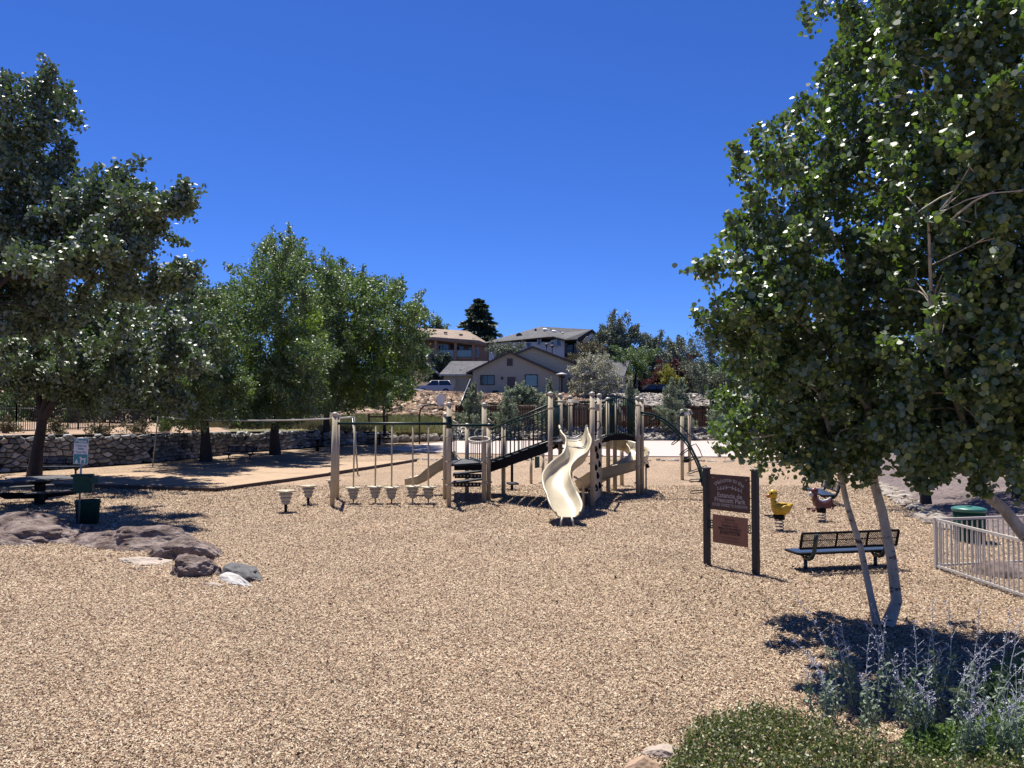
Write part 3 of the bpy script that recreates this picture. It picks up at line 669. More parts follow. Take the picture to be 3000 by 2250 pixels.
def brown_house():
    Y = 150; o = W(1340, 1062, Y)
    r = thing('brown_house', 'two-storey brown stucco house with tan roof and columned balcony', 'house', tuple(o))
    wbox(r, 'wall', 1150, 1003, 1430, 1110, Y+3.4, 9, M_stucco2)
    wbox(r, 'wall', 1390, 1001, 1430, 1110, Y+.3, 3.1, M_stucco2)
    P = [W(1140, 985, Y-1), W(1253, 986, Y-1), W(1403, 997, Y-1), W(1436, 1009, Y-.4), W(1372, 969, Y+7), W(1253, 962, Y+7), W(1140, 962, Y+7)]
    m = MB(r.location); V = P+[p-Vector((0, 0, .5)) for p in P]+[Vector((P[3].x, Y+14, P[3].z-.5)), Vector((P[0].x, Y+14, P[0].z-.5)), Vector((P[3].x, Y+14, P[3].z)), Vector((P[0].x, Y+14, P[0].z))]
    m.add(V, [(0, 1, 5, 6), (1, 2, 4, 5), (2, 3, 4), (0, 7, 8, 1), (1, 8, 9, 2), (2, 9, 10, 3), (7, 15, 14, 10, 9, 8), (6, 5, 4, 16, 17), (4, 3, 16), (3, 10, 14, 16), (0, 6, 17), (0, 17, 15, 7), (17, 16, 14, 15)])
    m.build('roof', M_shingle2, r)
    for (a, b) in [(1268, 966), (1300, 972), (1345, 978)]:
        wbox(r, 'roof_vent', a, b, a+10, b+4, Y+2, .6, M_shingle2)
    wbox(r, 'balcony_floor', 1200, 1046, 1392, 1053, Y+.2, 3.1, M_stucco2)
    wbox(r, 'lower_wall', 1200, 1053.5, 1392, 1110, Y+.8, 2.5, M_stucco2)
    for x in (1276, 1334, 1387): wbox(r, 'column', x-4, 992, x+4, 1110, Y-.2, .6, M_stucco2)
    for (x0, x1) in ((1204, 1271), (1281, 1329), (1339, 1382)):
        f = wbox(r, 'railing', x0, 1024, x1, 1025.5, Y+.1, .08, M_trim); wbox(r, 'railing_panel', x0, 1026, x1, 1045, Y+.14, .02, M_blind, f)
    for (x0, y0, x1, y1, n) in [(1285, 1011, 1295, 1032, 1), (1298, 1010, 1312, 1036, 1), (1339, 1014, 1356, 1038, 2)]:
        window(r, x0, y0, x1, y1, Y+3.35, M_trimw, M_glass, n, .16)
    window(r, 1375, 1018, 1381, 1042, Y+3.35, M_trimw, M_glass, 1, .14); window(r, 1394, 1021, 1400, 1044, Y+.28, M_trimw, M_glass, 1, .14)
    wbox(r, 'door', 1319, 1010, 1331, 1044, Y+3.3, .1, M_trimd)
brown_house()
def grey_house():
    Y = 140; r = thing('grey_house', 'two-storey pale grey house with hipped grey roof and skylights behind the tan house', 'house', tuple(W(1600, 1080, Y)))
    wbox(r, 'wall', 1432, 1002, 1652, 1110, Y, 14, M_stucco3)
    m = MB(r.location); a = W(1612, 988, Y); b = W(1655, 993, Y); zb = W(1600, 1110, Y).z
    m.prism([(a.x, Y+.5, zb), (a.x+.8, Y-1.6, zb), (b.x-.2, Y-1.2, zb), (b.x, Y+.5, zb)], (0, 0, b.z-.25-zb)); m.build('bay_wall', M_stucco3, r)
    E = [W(1424, 1002, Y-.7), W(1606, 984, Y-.7), W(1620, 984, Y-2.2), W(1656, 993, Y-2.0), W(1693, 991, Y-.5)]
    R0 = W(1582, 957, Y+7); R1 = W(1650, 975, Y+4); R2 = W(1735, 965, Y+3.2); B0 = Vector((E[0].x, Y+15, E[0].z)); B1 = Vector((R2.x, Y+15, E[4].z))
    L0 = W(1455, 990, Y+2)
    m = MB(r.location); V = E+[R0, R1, R2, B0, B1]; n = len(V); V = V+[p-Vector((0, 0, .35)) for p in V]
    m.add(V, [(0, 1, 5), (1, 2, 5), (2, 3, 6, 5), (3, 4, 7, 6), (5, 6, 7, 9), (5, 9, 8), (0, 5, 8), (7, 4, 9)]+[(i, i+n, i+1+n, i+1) for i in range(4)]+[(0, 8, 8+n, n), tuple(n+k for k in (0, 1, 2, 3, 4, 9, 8))])
    rf = m.build('roof', M_shingle, r)
    # fascia
    for p, q in zip(E[:-1], E[1:]): m = MB(r.location); m.tube([p-Vector((0, .05, .18)), q-Vector((0, .05, .18))], .17, 4, smooth=False); m.build('fascia', M_trimd, rf)
    # covered terrace gable on the right
    Yg = Y-.6; A, Lp, Rp = W(1735, 965, Yg), W(1692, 991, Yg), W(1766, 994, Yg)
    for P_ in ((Lp, A), (A, Rp)):
        m = MB(r.location); m.prism([(P_[0].x, Yg, P_[0].z), (P_[1].x, Yg, P_[1].z), (P_[1].x, Yg, P_[1].z-.5), (P_[0].x, Yg, P_[0].z-.5)], (0, 13, 0)); m.build('terrace_roof', M_shingle, r)
        m = MB(r.location); m.prism([(P_[0].x, Yg-.08, P_[0].z+.04), (P_[1].x, Yg-.08, P_[1].z+.04), (P_[1].x, Yg-.08, P_[1].z-.55), (P_[0].x, Yg-.08, P_[0].z-.55)], (0, .06, 0)); m.build('fascia', M_trimd, r)
    m = MB(r.location); q = [(Lp.x+.9, Lp.z-.4), (A.x, A.z-.55), (Rp.x-.3, Rp.z-.4), (Rp.x-.8, Rp.z-.7), (A.x, A.z-1.5), (Lp.x+1.4, Lp.z-.9)]
    m.prism([(x, Yg+.3, z) for x, z in q], (0, .3, 0)); m.build('gable_panel', M_stucco3, r)
    wbox(r, 'back_wall', 1653, 994, 1765, 1110, Y+4.5, 6, M_stucco3)
    wbox(r, 'balcony_floor', 1654, 1036, 1765, 1040, Y-.6, 5, M_trimd)
    rl = wbox(r, 'balcony_railing', 1654, 1014, 1696, 1016, Y-.7, .08, M_trimd)
    for k in range(14): wbox(r, 'baluster', 1654.5+k*3, 1016.2, 1655.6+k*3, 1036, Y-.69, .05, M_trimd, rl)
    wbox(r, 'post', 1690, 992, 1694, 1110, Y-.5, .4, M_stucco3); wbox(r, 'post', 1755, 994, 1759, 1110, Y-.5, .4, M_stucco3)
    wbox(r, 'patio_door', 1662, 1002, 1682, 1034, Y+4.4, .1, M_glass)
    for (x0, y0, x1, y1) in [(1435, 1015, 1443, 1023), (1494, 1009, 1500, 1017), (1520, 1008, 1530, 1019), (1544, 1005, 1554, 1017), (1576, 993, 1583, 1009)]:
        window(r, x0, y0, x1, y1, Y-.02, M_trimw, M_glass, 1, .16)
    for (x0, y0, x1, y1) in [(1615, 1002, 1623, 1013), (1631, 994, 1643, 1013)]: window(r, x0, y0, x1, y1, Y-1.75, M_trimw, M_glass, 1, .16)
    for (x, y, w, h) in [(1598, 966, 17, 9), (1624, 971, 17, 7), (1648, 975, 7, 4), (1500, 983, 10, 5)]:
        p = W(x, y, Y+3.2); m = MB(r.location); m.blob(p, (w/2/15.7, .5, h/2/15.7), 10, 6, Matrix.Rotation(.25 if x > 1550 else 0, 3, 'Y')); m.build('skylight', M_sky, rf)
    for (x, y) in [(1566, 963), (1612, 966), (1640, 972)]: wbox(r, 'roof_vent', x, y, x+6, y+4, Y+4, .4, M_trimd, rf)
    p = W(1521, 985, Y+1.5); m = MB(r.location); m.lathe([(.1, 0), (.55, .15), (.6, .2)], p, 10, M=Matrix.Rotation(1.2, 3, 'X')); m.build('satellite_dish', M_trimd, rf)
grey_house()
# lamps of the lane between the houses
def lane_lamp(px, pyt, pyb, Y, label, s=1):
    b = W(px, pyb, Y); t = W(px, pyt, Y); r = thing('lane_lamp', label, 'lamp post', tuple(b), 0, 'lamp posts and flues behind the tan house')
    MB(r.location).tube([b, t], .07*s, 8).build('pole', M_trimd, r)
    MB(r.location).lathe([(.12*s, -.1), (.5*s, -.02), (.48*s, .06), (.1*s, .22)], t, 12).build('shade', M_trimw if s > 1 else M_trimd, r)
    MB(r.location).lathe([(.14*s, -.35), (.2*s, -.1)], t, 10).build('lantern', M_trimd, r)
lane_lamp(1646, 1097, 1170, 98, 'lamp post with a pale shade at the right corner of the tan house', 1.5)
lane_lamp(1601, 1010, 1045, 118, 'dark lamp in front of the grey house, left of the pair', .8)
lane_lamp(1618, 1014, 1045, 118, 'dark lamp in front of the grey house, right of the pair', .8)
# ---------------------------------------------------------------- vehicles and flag
def suv(loc, rz, label, name='parked_car'):
    r = thing(name, label, 'car', loc, rz)
    sec = [(-2.3, .55, .95), (-2.25, .45, 1.02), (-1.5, .4, 1.08), (-1.0, .38, 1.1), (1.9, .38, 1.12), (2.25, .42, 1.05), (2.32, .55, .9)]
    m = MB(); V = []; 
    for x, z0, z1 in sec:
        for (yy, z) in [(-.88, z0), (-.93, (z0+z1)/2), (-.85, z1), (.85, z1), (.93, (z0+z1)/2), (.88, z0)]: V.append((x, yy, z))
    Fc = [(i*6+j, i*6+(j+1) % 6, (i+1)*6+(j+1) % 6, (i+1)*6+j) for i in range(len(sec)-1) for j in range(6)]+[tuple(range(6)), tuple(range(36, 42))]
    m.add(V, Fc, False); m.build('body', M_car, r)
    m = MB(); V = [(-1.05, -.82, 1.1), (2.15, -.82, 1.1), (1.75, -.68, 1.68), (-.35, -.68, 1.68), (-1.05, .82, 1.1), (2.15, .82, 1.1), (1.75, .68, 1.68), (-.35, .68, 1.68)]
    m.add(V, [(0, 1, 2, 3), (4, 7, 6, 5), (0, 3, 7, 4), (1, 5, 6, 2), (3, 2, 6, 7), (0, 4, 5, 1)]); m.build('window_glass', M_glass, r)
    m = MB(); m.box((.7, 0, 1.71), (2.3, 1.36, .07), bev=.03)
    for x0, x1 in ((-1.05, -.35), (.5, .5), (2.15, 1.75)):
        for s_ in (-1, 1): m.tube([(x0, s_*.84, 1.1), (x1, s_*.70, 1.7)], .05, 6)
    m.build('roof', M_car, r)
    for x in (-1.45, 1.4):
        for s_ in (-1, 1):
            w = MB().lathe([(.2, -.11), (.36, -.11), (.38, 0), (.36, .11), (.2, .11)], (x, s_*.84, .38), 16, M=Matrix.Rotation(math.pi/2, 3, 'X')).build('wheel', M_tyre, r)
            MB().lathe([(.05, -.12), (.2, -.115), (.21, .115), (.05, .12)], (x, s_*.84, .38), 12, M=Matrix.Rotation(math.pi/2, 3, 'X')).build('rim', M_steel, w)
    for s_ in (-1, 1): MB().box((-2.28, s_*.66, .85), (.08, .34, .16)).build('headlight', M_glass, r)
    MB().box((-2.3, 0, .7), (.06, .8, .25)).build('grille', M_black, r)
p = W(1272, 1162, 97); suv((p.x+.1, 97, p.z+.3), .05, 'white sport utility vehicle parked left of the tan house')
p = W(1183, 1168, 93); suv((p.x, 94, p.z+.1), 2.6, 'white car mostly hidden behind the leaves left of the other parked car')
p = W(1907, 1166, 98); suv((p.x, 98, p.z), .1, 'dark car parked in the yard shade above the rock bank on the right')
for o in kids(bpy.data.objects['parked_car.002']):
    if o.name.startswith(('body', 'roof')): o.data = o.data.copy(); o.data.materials[0] = M_black
def flag():
    a = W(1287, 1094, 103); b = W(1248, 1060, 102); r = thing('striped_flag', 'red and white striped flag on a slanted pole at the tan house corner', 'flag', tuple(a))
    MB(r.location).tube([a, b], .03, 6).build('pole', M_trimw, r)
    n = 7
    for k in range(n):
        m = MB(r.location); V = []
        for i in range(7):
            t = i/6; q = b.lerp(a, .08+.8*t); w = .09; d = Vector((.02, 0, -.0))
            V += [q+Vector((.05+k*.045, .12*math.sin(t*9+k), -k*w)), q+Vector((.05+k*.045+.04, .12*math.sin(t*9+k+.6), -(k+1)*w))]
        m.add(V, [(2*i, 2*i+1, 2*i+3, 2*i+2) for i in range(6)]); m.build('stripe', M_redbrown if k % 2 else M_trimw, r)
flag()
# ---------------------------------------------------------------- play structure
ps = thing('play_structure', 'tan and green play structure with slides, stairs, arch bridge and climbers', 'playground structure', tuple(G(1600, 1470)))
O = ps.location
def rel(): return MB(O)
def ppost(base, top_px_y=None, h=None, r=.069, clamps=(), lean=None, cap=True, parent=None, org=None, root=ps):
    b = Vector(base); 
    if h is None: h = W(1500, top_px_y, b.y).z
    m = MB(root.location); m.tube([b+Vector((0, 0, -.02)), b+Vector((lean[0] if lean else 0, lean[1] if lean else 0, h-.09))], r, 14); o = m.build('post', M_post, root)
    t = b+Vector((lean[0] if lean else 0, lean[1] if lean else 0, h-.10))
    if cap: MB(root.location).lathe([(r+.012, 0), (r+.014, .045), (r+.004, .075), (r*.6, .1), (.01, .108)], t, 14).build('cap', M_cap, o)
    for z in clamps:
        c = MB(root.location); c.lathe([(r+.008, -.03), (r+.008, .03)], b+Vector((0, 0, z)), 14); c.box(b+Vector((-(r+.02), 0, z)), (.035, .05, .05)); c.box(b+Vector((r+.02, 0, z)), (.035, .05, .05)); c.build('clamp', M_post, o)
    return b
P0f = ppost(G(973, 1485), 1208, lean=(.06, 0)); P0b = ppost(G(987, 1462), 1212)
A1 = ppost(G(1315, 1485), 1178, clamps=(.6, 1.25, 1.95)); A2 = ppost(G(1304, 1462), 1210, clamps=(.6, 1.3))
A3 = ppost(G(1368, 1444), 1240); A4 = ppost(G(1418, 1471), 1180, clamps=(.55, 1.15, 1.85)); A5 = ppost(G(1432, 1466), 1241, clamps=(.55, 1.3))
A6 = ppost(G(1475, 1450), 1241)
B1 = ppost(G(1613, 1487), 1148, clamps=(1.72, 2.75)); B4 = ppost(G(1736, 1484), 1148, clamps=(.5, 1.2, 1.72, 2.75)); B2 = ppost(G(1642, 1455), 1153, clamps=(.9, 1.5))
B5 = ppost(G(1757, 1461), 1153, clamps=(.4, 1.3, 1.8)); B3 = ppost(G(1671, 1440), 1159); B6 = ppost(G(1782, 1441), 1164)
B7 = ppost(G(1822, 1423), 1281, r=.07, cap=False)
C1 = ppost(G(1869, 1452), 1161, clamps=(.4, .9, 1.8, 2.85)); C2 = ppost(G(1881, 1446), 1166, clamps=(1.0, 1.4))
C3 = ppost(Vector((C2.x+.1, C2.y+1.15, 0)), h=3.12); C4 = ppost(Vector((C1.x-.55, C1.y+1.3, 0)), h=3.12)
DK = 1.83
def bar(a, b, r=.024, mat=M_green, name='rail', n=8, par=ps):
    m = rel(); m.tube([a, b], r, n); return m.build(name, mat, par)
up = lambda p, z: Vector((p.x, p.y, z))
def railpanel(a, b, z0, z1, n, name='guard_rail', z0b=None, z1b=None, thick=.015, arch=0):
    a, b = Vector(a), Vector(b); z0b = z0 if z0b is None else z0b; z1b = z1 if z1b is None else z1b
    m = rel(); K = 10 if arch else 1
    zt = lambda t: lerp(z1, z1b, t)+arch*4*t*(1-t)
    zl = lambda t: lerp(z0, z0b, t)+arch*.6*4*t*(1-t)
    m.tube([up(a.lerp(b, t/K), zt(t/K)) for t in range(K+1)], .028, 6); m.tube([up(a.lerp(b, t/K), zl(t/K)) for t in range(K+1)], .022, 6)
    o = m.build(name, M_green, ps)
    for i in range(n):
        t = (i+.5)/n; q = a.lerp(b, t); mm = rel(); mm.tube([up(q, zl(t)), up(q, zt(t))], thick, 5); mm.build('baluster', M_green, o)
    return o
# horizontal bar with hanging pods
z = W(1100, 1241, 22.4).z; pa = up(P0f.lerp(P0b, .5)+Vector((-.05, 0, 0)), z); pb = up(A1.lerp(A2, .35), z)
for (p, q, nm) in ((up(P0f+Vector((.05, -.05, 0)), z), up(P0b+Vector((0, .05, 0)), z), 'cross_arm'), (up(A1+Vector((0, -.06, 0)), z-.02), up(A2+Vector((0, .06, 0)), z-.02), 'cross_arm')):
    bar(p, q, .045, M_green, nm)
bar(pa, pb, .042, M_green, 'overhead_beam', 10)
m = rel(); m.lathe([(.085, -.12), (.085, .12)], up(A1, z), 14); m.lathe([(.075, .1), (.078, .22)], up(A1, z), 14); m.build('collar', M_green, ps)
POD = [(.02, .0), (.03, .03), (.075, .035), (.10, .10), (.078, .112), (.088, .122), (.128, .19), (.098, .203), (.108, .213), (.150, .28), (.118, .293), (.128, .305), (.20, .335), (.198, .358), (.175, .368), (.0, .368)]
def pod_mesh(wob=.045):
    m = MB(); n = 24; m.lathe(POD, (0, 0, 0), n, 0); 
    for i, v in enumerate(m.v):
        ring = i//n
        if 9 < ring < 15:
            a = 2*math.pi*(i % n)/n; k = 1+wob*math.cos(a*6)*(1 if ring > 11 else .4); m.v[i] = (v[0]*k, v[1]*k, v[2])
    return m
podm = proto(pod_mesh(), 'stepping_pod', M_slide); podm.transform(Matrix.Diagonal((1.18, 1.18, 1.06, 1)))
for (px, tb) in [(1035, 1466), (1099, 1463), (1147, 1465), (1209, 1462), (1255, 1464)]:
    g = W(px, tb, 22.35); zt = g.z
    o = link('hanging_pod', podm, None, ps); o.location = g-O
    m = MB(g); m.tube([(g.x, g.y, .01), (g.x, g.y, g.z+.02)], .018, 6); m.build('base_rod', M_black, o)
    q = pa.lerp(pb, (g.x-pa.x)/(pb.x-pa.x)); m = MB(g); m.tube([(g.x, g.y, g.z+.36), (q.x, q.y, q.z)], .024, 8); m.build('hanging_pole', M_post, o)
# transfer steps / low deck between A1..A4
def deck(name, poly, z, t=.06, mat=M_black, par=ps):
    m = rel(); m.prism([(p.x, p.y, z) for p in poly], (0, 0, -t)); return m.build(name, mat, par)
M_deck = paint('grey_deck_coat', (.07, .07, .075), .75, .1, 10)
q = [A1+Vector((.06, 0, 0)), A4+Vector((-.06, 0, 0)), A4.lerp(A3, .35), A1.lerp(A2, .6)]
for (k, zz) in enumerate([.68, .88]):
    sh = Vector((0, .5*k, 0)); poly = [up(A1, 0)+sh+Vector((.07, .02, 0)), up(A4, 0)+sh+Vector((-.07, .02, 0)), up(A4, 0)+sh+Vector((-.07, .52, 0)), up(A1, 0)+sh+Vector((.07, .52, 0))]
    o = deck('step', poly, zz, .05, M_deck); m = rel(); c = (poly[0]+poly[1])/2; m.box((c.x, c.y+.02, zz-.115), (poly[1].x-poly[0].x-.02, .03, .13)); m.build('riser', M_black, o)
    for i in range(9):
        mm = rel(); mm.box((c.x-.42+i*.105, c.y-.0, zz-.11), (.045, .012, .045), M=Matrix.Rotation(.785, 3, 'Y')); mm.build('riser_hole', M_post, o)
mid = [up(A1, 0)+Vector((-.1, 1.1, 0)), up(A4, 0)+Vector((.1, 1.1, 0)), up(A6, 0), up(A6, 0)+Vector((-.1, .7, 0)), up(A3, 0)+Vector((-.6, .5, 0))]
m = rel(); cc_ = (A1+A4)/2; m.box((cc_.x, cc_.y+1.08, .98), (.9, .03, .18)); m.build('riser', M_black, ps)
deck('lower_deck', mid, 1.10, .06, M_deck)
railpanel(up(A2, 0)+Vector((.08, 0, 0)), up(A3, 0)+Vector((-.35, .3, 0)), 1.15, 2.12, 6); railpanel(up(A3, 0)+Vector((.1, 0, 0)), up(A4, 0)+Vector((-.05, .4, 0)), 1.15, 2.1, 6)
bar(up(A1, 2.28), up(A4, 2.26)+Vector((.3, 0, 0)), .04, M_green, 'front_beam'); bar(up(A1, 2.42)+Vector((.1, -.05, 0)), up(A1, 2.30)+Vector((.32, -.05, 0)), .02, M_cap, 'brace'); bar(up(A4, 2.45)+Vector((.12, -.05, 0)), up(A4, 2.30)+Vector((.28, -.05, 0)), .02, M_cap, 'brace')
def ring_at(c, R, r, mat, name, tilt=0, n=24, sq=1):
    m = rel(); pts = [c+Matrix.Rotation(tilt, 3, 'X')@Vector((R*math.cos(2*math.pi*i/n), R*math.sin(2*math.pi*i/n)*sq, 0)) for i in range(n+1)]; m.tube(pts, r, 8, caps=False); return m.build(name, mat, ps)
c = W(1404, 1287, 21.4); ring_at(c, .29, .024, M_cap, 'hoop_ring', .22); ring_at(c+Vector((0, 0, -.05)), .29, .014, M_cap, 'hoop_ring', .22)
for s_ in (-.12, .12): m = rel(); m.tube([c+Vector((s_, .26, 0)), c+Vector((s_*1.2, .38, .18)), c+Vector((s_*.5, .30, .27))], .016, 6); m.build('hoop_bracket', M_cap, ps)
m = rel(); cc = up(A1, 1.95)+Vector((.17, 0, 0)); m.tube([cc+Vector((-.1, 0, -.12)), cc+Vector((.05, -.1, -.08)), cc+Vector((.18, -.1, .08)), cc+Vector((.2, 0, .2))], .02, 6); m.build('hand_grip', M_steel, ps)
# stairs with rails
s0a = up(A5, 0)+Vector((.05, .0, 0)); s0b = up(A6, 0)+Vector((-.15, .25, 0)); s1a = up(B1, 0)+Vector((-.07, .05, 0)); s1b = up(B2, 0)+Vector((-.05, 0, 0))
za = 1.12
for (a, b) in ((s0a, s1a), (s0b, s1b)):
    m = rel(); m.prism([up(a, za-.02), up(b, DK), up(b, DK-.3), up(a, za-.28)], (0, .03, 0)); m.build('stringer', M_black, ps)
    railpanel(a, b, za+.05, za+1.0, 15 if a is s0a else 13, 'stair_rail', DK+.05, DK+1.02, .015)
    m = rel(); m.tube([up(a, za+.62), up(b, DK+.62)], .014, 6); m.build('hand_rail', M_green, ps)
for k in range(6):
    t = (k+.5)/6; a = s0a.lerp(s1a, t); b = s0b.lerp(s1b, t); zz = lerp(za, DK, (k+1)/7); w = (s1a-s0a)/6*.5
    deck('stair_tread', [a-w, a+w, b+w, b-w], zz, .04, M_black)
# main deck and its guards
deck('main_deck', [B1+Vector((.02, -.02, 0)), B4, B5, B6, B3+Vector((0, .2, 0)), B2], DK, .08, M_deck)
railpanel(up(B1, 0)+Vector((.08, .1, 0)), up(B2, 0)+Vector((-.02, -.1, 0)), DK+.08, 2.85, 7)
railpanel(up(B2, 0)+Vector((.05, 0, 0)), up(B3, 0), DK+.08, 2.85, 6); railpanel(up(B3, 0)+Vector((.08, 0, 0)), up(B6, 0)+Vector((-.1, 0, 0)), DK+.08, 2.95, 12)
z = W(1700, 1177, 21.5).z; bar(up(B1, z), up(B4, z), .022, M_green, 'top_bar')
m = rel(); a, b = up(B1, z), up(B4, z); c = a.lerp(b, .52)
for i in range(3):
    m.tube([c+Vector((-.19, -.02*i, -.03)), c+Vector((-.1, -.05-.02*i, .045-.03*i)), c+Vector((.1, -.05-.02*i, .045-.03*i)), c+Vector((.19, -.02*i, -.03))], .018, 6)
m.build('slide_hood', M_cap, ps)
m = rel(); m.tube([c+Vector((-.1, 0, -.03)), c+Vector((-.04, -.03, -.11)), c+Vector((.06, -.03, -.11)), c+Vector((.12, 0, -.03))], .014, 6); m.build('hood_grip', M_black, ps)
# climber panel between B4 and B5
a, b = up(B4, 0), up(B5, 0); m = rel(); d = (b-a).normalized(); nn = Vector((d.y, -d.x, 0))
m.prism([a+Vector((0, 0, .1)), b+Vector((0, 0, .1)), b+Vector((0, 0, DK)), a+Vector((0, 0, DK))], nn*.03); cl = m.build('climber_panel', M_post, ps)
for (t, z) in [(.22, 1.62), (.72, 1.66), (.4, 1.4), (.2, 1.1), (.7, 1.12), (.45, .82), (.25, .5), (.72, .48)]:
    p = a.lerp(b, t)+Vector((0, 0, z-.04)); mm = rel(); mm.blob(p+nn*.06, (.05, .05, .085), 8, 6); mm.blob(p+nn*.05+Vector((0, 0, .09)), (.03, .04, .03), 6, 5); mm.build('foothold', M_black, cl)
m = rel(); m.box((a.lerp(b, .5)+Vector((0, 0, 2.78))), ((b-a).length, .03, .2), math.atan2(d.y, d.x)); m.build('arch_board', M_post, ps)
m = rel(); c = a.lerp(b, .45)+Vector((0, 0, 2.25)); m.tube([c+Vector((0, 0, -.5)), c+Vector((0, 0, .45))], .018, 6); m.tube([c+Vector((0, -.05, .1)), c+Vector((.1, -.08, .14)), c+Vector((.14, -.08, 0)), c+Vector((.06, -.08, -.12)), c+Vector((0, -.04, -.14))], .016, 6); m.build('climb_handle', M_black, ps)
# arch bridge B5/B6 - C1/C4
def arch_strip(a, b, z, ah, wvec, t=.1, n=12):
    m = rel(); V = []
    for i in range(n+1):
        u = i/n; q = a.lerp(b, u); zz = z+ah*4*u*(1-u); V += [up(q, zz), up(q+wvec, zz), up(q+wvec, zz-t*(1-.3*abs(2*u-1))), up(q, zz-t*(1-.3*abs(2*u-1)))]
    Fc = []
    for i in range(n):
        for j in range(4): Fc.append((4*i+j, 4*i+(j+1) % 4, 4*i+4+(j+1) % 4, 4*i+4+j))
    Fc += [(0, 1, 2, 3), (4*n, 4*n+3, 4*n+2, 4*n+1)]; m.add(V, Fc); return m.build('bridge_deck', M_black, ps)
arch_strip(up(B5, 0)+Vector((.06, 0, 0)), up(C1, 0)+Vector((-.06, 0, 0)), DK, .13, Vector((.35, 1.2, 0)), .2)
railpanel(up(B5, 0)+Vector((.07, -.03, 0)), up(C1, 0)+Vector((-.07, 0, 0)), DK+.05, 2.92, 15, 'bridge_rail', None, None, .016, .17)
railpanel(up(B6, 0)+Vector((.07, 0, 0)), up(C4, 0)+Vector((-.07, 0, 0)), DK+.05, 2.92, 15, 'bridge_rail', None, None, .016, .17)
mm = rel(); c = B6.lerp(C4, .3); mm.box(up(c, 2.4)+Vector((0, .1, 0)), (.35, .04, .95)); mm.build('gate_panel', M_green, ps)
mm = rel(); c = C1+Vector((-.18, .3, 2.38)); mm.box(c, (.2, .04, 1.0)); mm.build('gate_panel', M_green, ps)
m = rel(); c = B6.lerp(C4, .62)+Vector((0, .25, 0)); m.tube([up(c, DK)+Vector((-.42*math.cos(a_), 0, .5+.0+.5*0+.55*math.sin(a_)+.0)) for a_ in [k*math.pi/12 for k in range(13)]], .045, 8); m.build('slide_entry_hoop', M_cap, ps)
deck('end_deck', [C1, C2, C3, C4], DK, .08, M_deck)
railpanel(up(C1, 0)+Vector((.03, 0, 0)), up(C2, 0), DK+.08, 2.8, 3); railpanel(up(C2, 0)+Vector((.05, .1, 0)), up(C3, 0), DK+.08, 2.8, 6)
# slides
def chute(path, width, depth, name='slide', mat=M_slide, lip=.03, flat=.62, hood=None):
    "path: list of (centre point, side vector, width, wall height)"
    m = rel(); prof = []; V = []; N = len(path)
    # cross-section, outer+inner shell, u across (-1..1), v up
    sec = [(-1.05, 1.0), (-.97, 1.02), (-.90, .95), (-.84, .45), (-.62, .08), (-.3, 0), (.3, 0), (.62, .08), (.84, .45), (.90, .95), (.97, 1.02), (1.05, 1.0), (1.06, .9), (.98, .88), (.93, .4), (.68, -.05), (.3, -.12), (-.3, -.12), (-.68, -.05), (-.93, .4), (-.98, .88), (-1.06, .9)]
    K = len(sec)
    for i, (c, sd, w, hgt) in enumerate(path):
        c = Vector(c); sd = Vector(sd).normalized(); T = (Vector(path[min(i+1, N-1)][0])-Vector(path[max(i-1, 0)][0])).normalized(); u = T.cross(sd); 
        u = sd.cross(T) if sd.cross(T).z > 0 else T.cross(sd)
        for (a, b) in sec: V.append(c+sd*(a*w/2)+u*(b*hgt))
    Fc = []
    for i in range(N-1):
        for j in range(K): Fc.append((i*K+j, i*K+(j+1) % K, (i+1)*K+(j+1) % K, (i+1)*K+j))
    for e in (0, N-1):
        for j in range(K//2-1): Fc.append((e*K+j, e*K+j+1, e*K+K-2-j, e*K+K-1-j))
    m.add(V, Fc, True); return m.build(name, mat, ps)
def smooth_path(P, n):
    out = []
    for i in range(n+1):
        t = i/n*(len(P)-1); k = min(int(t), len(P)-2); f = t-k
        p = [P[max(k-1, 0)], P[k], P[k+1], P[min(k+2, len(P)-1)]]; o = []
        for c in range(len(P[0])):
            a, b, c_, d = (q[c] for q in p); o.append(.5*(2*b+(c_-a)*f+(2*a-5*b+4*c_-d)*f*f+(3*b-a-3*c_+d)*f**3))
        out.append(o)
    return out
# wavy front slide: (centre px, centre py, depth, width, wall height)
ctl = [(1018, 672, 21.55, .72, .40), (1040, 725, 21.25, .70, .32), (1085, 795, 20.85, .62, .26), (1060, 905, 20.35, .57, .23), (965, 985, 19.95, .57, .23), (885, 1070, 19.6, .60, .22), (850, 1160, 19.25, .64, .21), (868, 1265, 18.9, .70, .19), (912, 1360, 18.6, .73, .17), (950, 1440, 18.3, .70, .14), (970, 1505, 18.05, .52, .09)]
sp = smooth_path([(*W(1400+a*.2712, 1100+b*.2712, Y), w, h) for a, b, Y, w, h in ctl], 44)
path = []
for i, q in enumerate(sp):
    a, b = Vector(sp[max(i-1, 0)][:3]), Vector(sp[min(i+1, len(sp)-1)][:3]); t = (b-a); t.z = 0; t.normalize(); path.append((Vector(q[:3])-Vector((0, 0, .06)), Vector((-t.y, t.x, 0)), q[3]+.06, q[4]+.05))
wavy = chute(path, 0, 0)
for s_ in (-1, 1):   # exit legs
    e = path[-1][0]; m = rel(); m.tube([e+Vector((s_*.11-.02, -.03, .02)), (e.x+s_*.16-.02, e.y-.12, 0)], .022, 8); m.build('exit_leg', M_cap, wavy)
m = rel(); e = path[0][0]; m.tube([e+Vector((-.26, -.02, .16)), e+Vector((-.13, -.04, .07)), e+Vector((.0, -.05, .05)), e+Vector((.13, -.04, .07)), e+Vector((.26, -.02, .16))], .018, 8); m.build('entry_lip', M_steel, wavy)
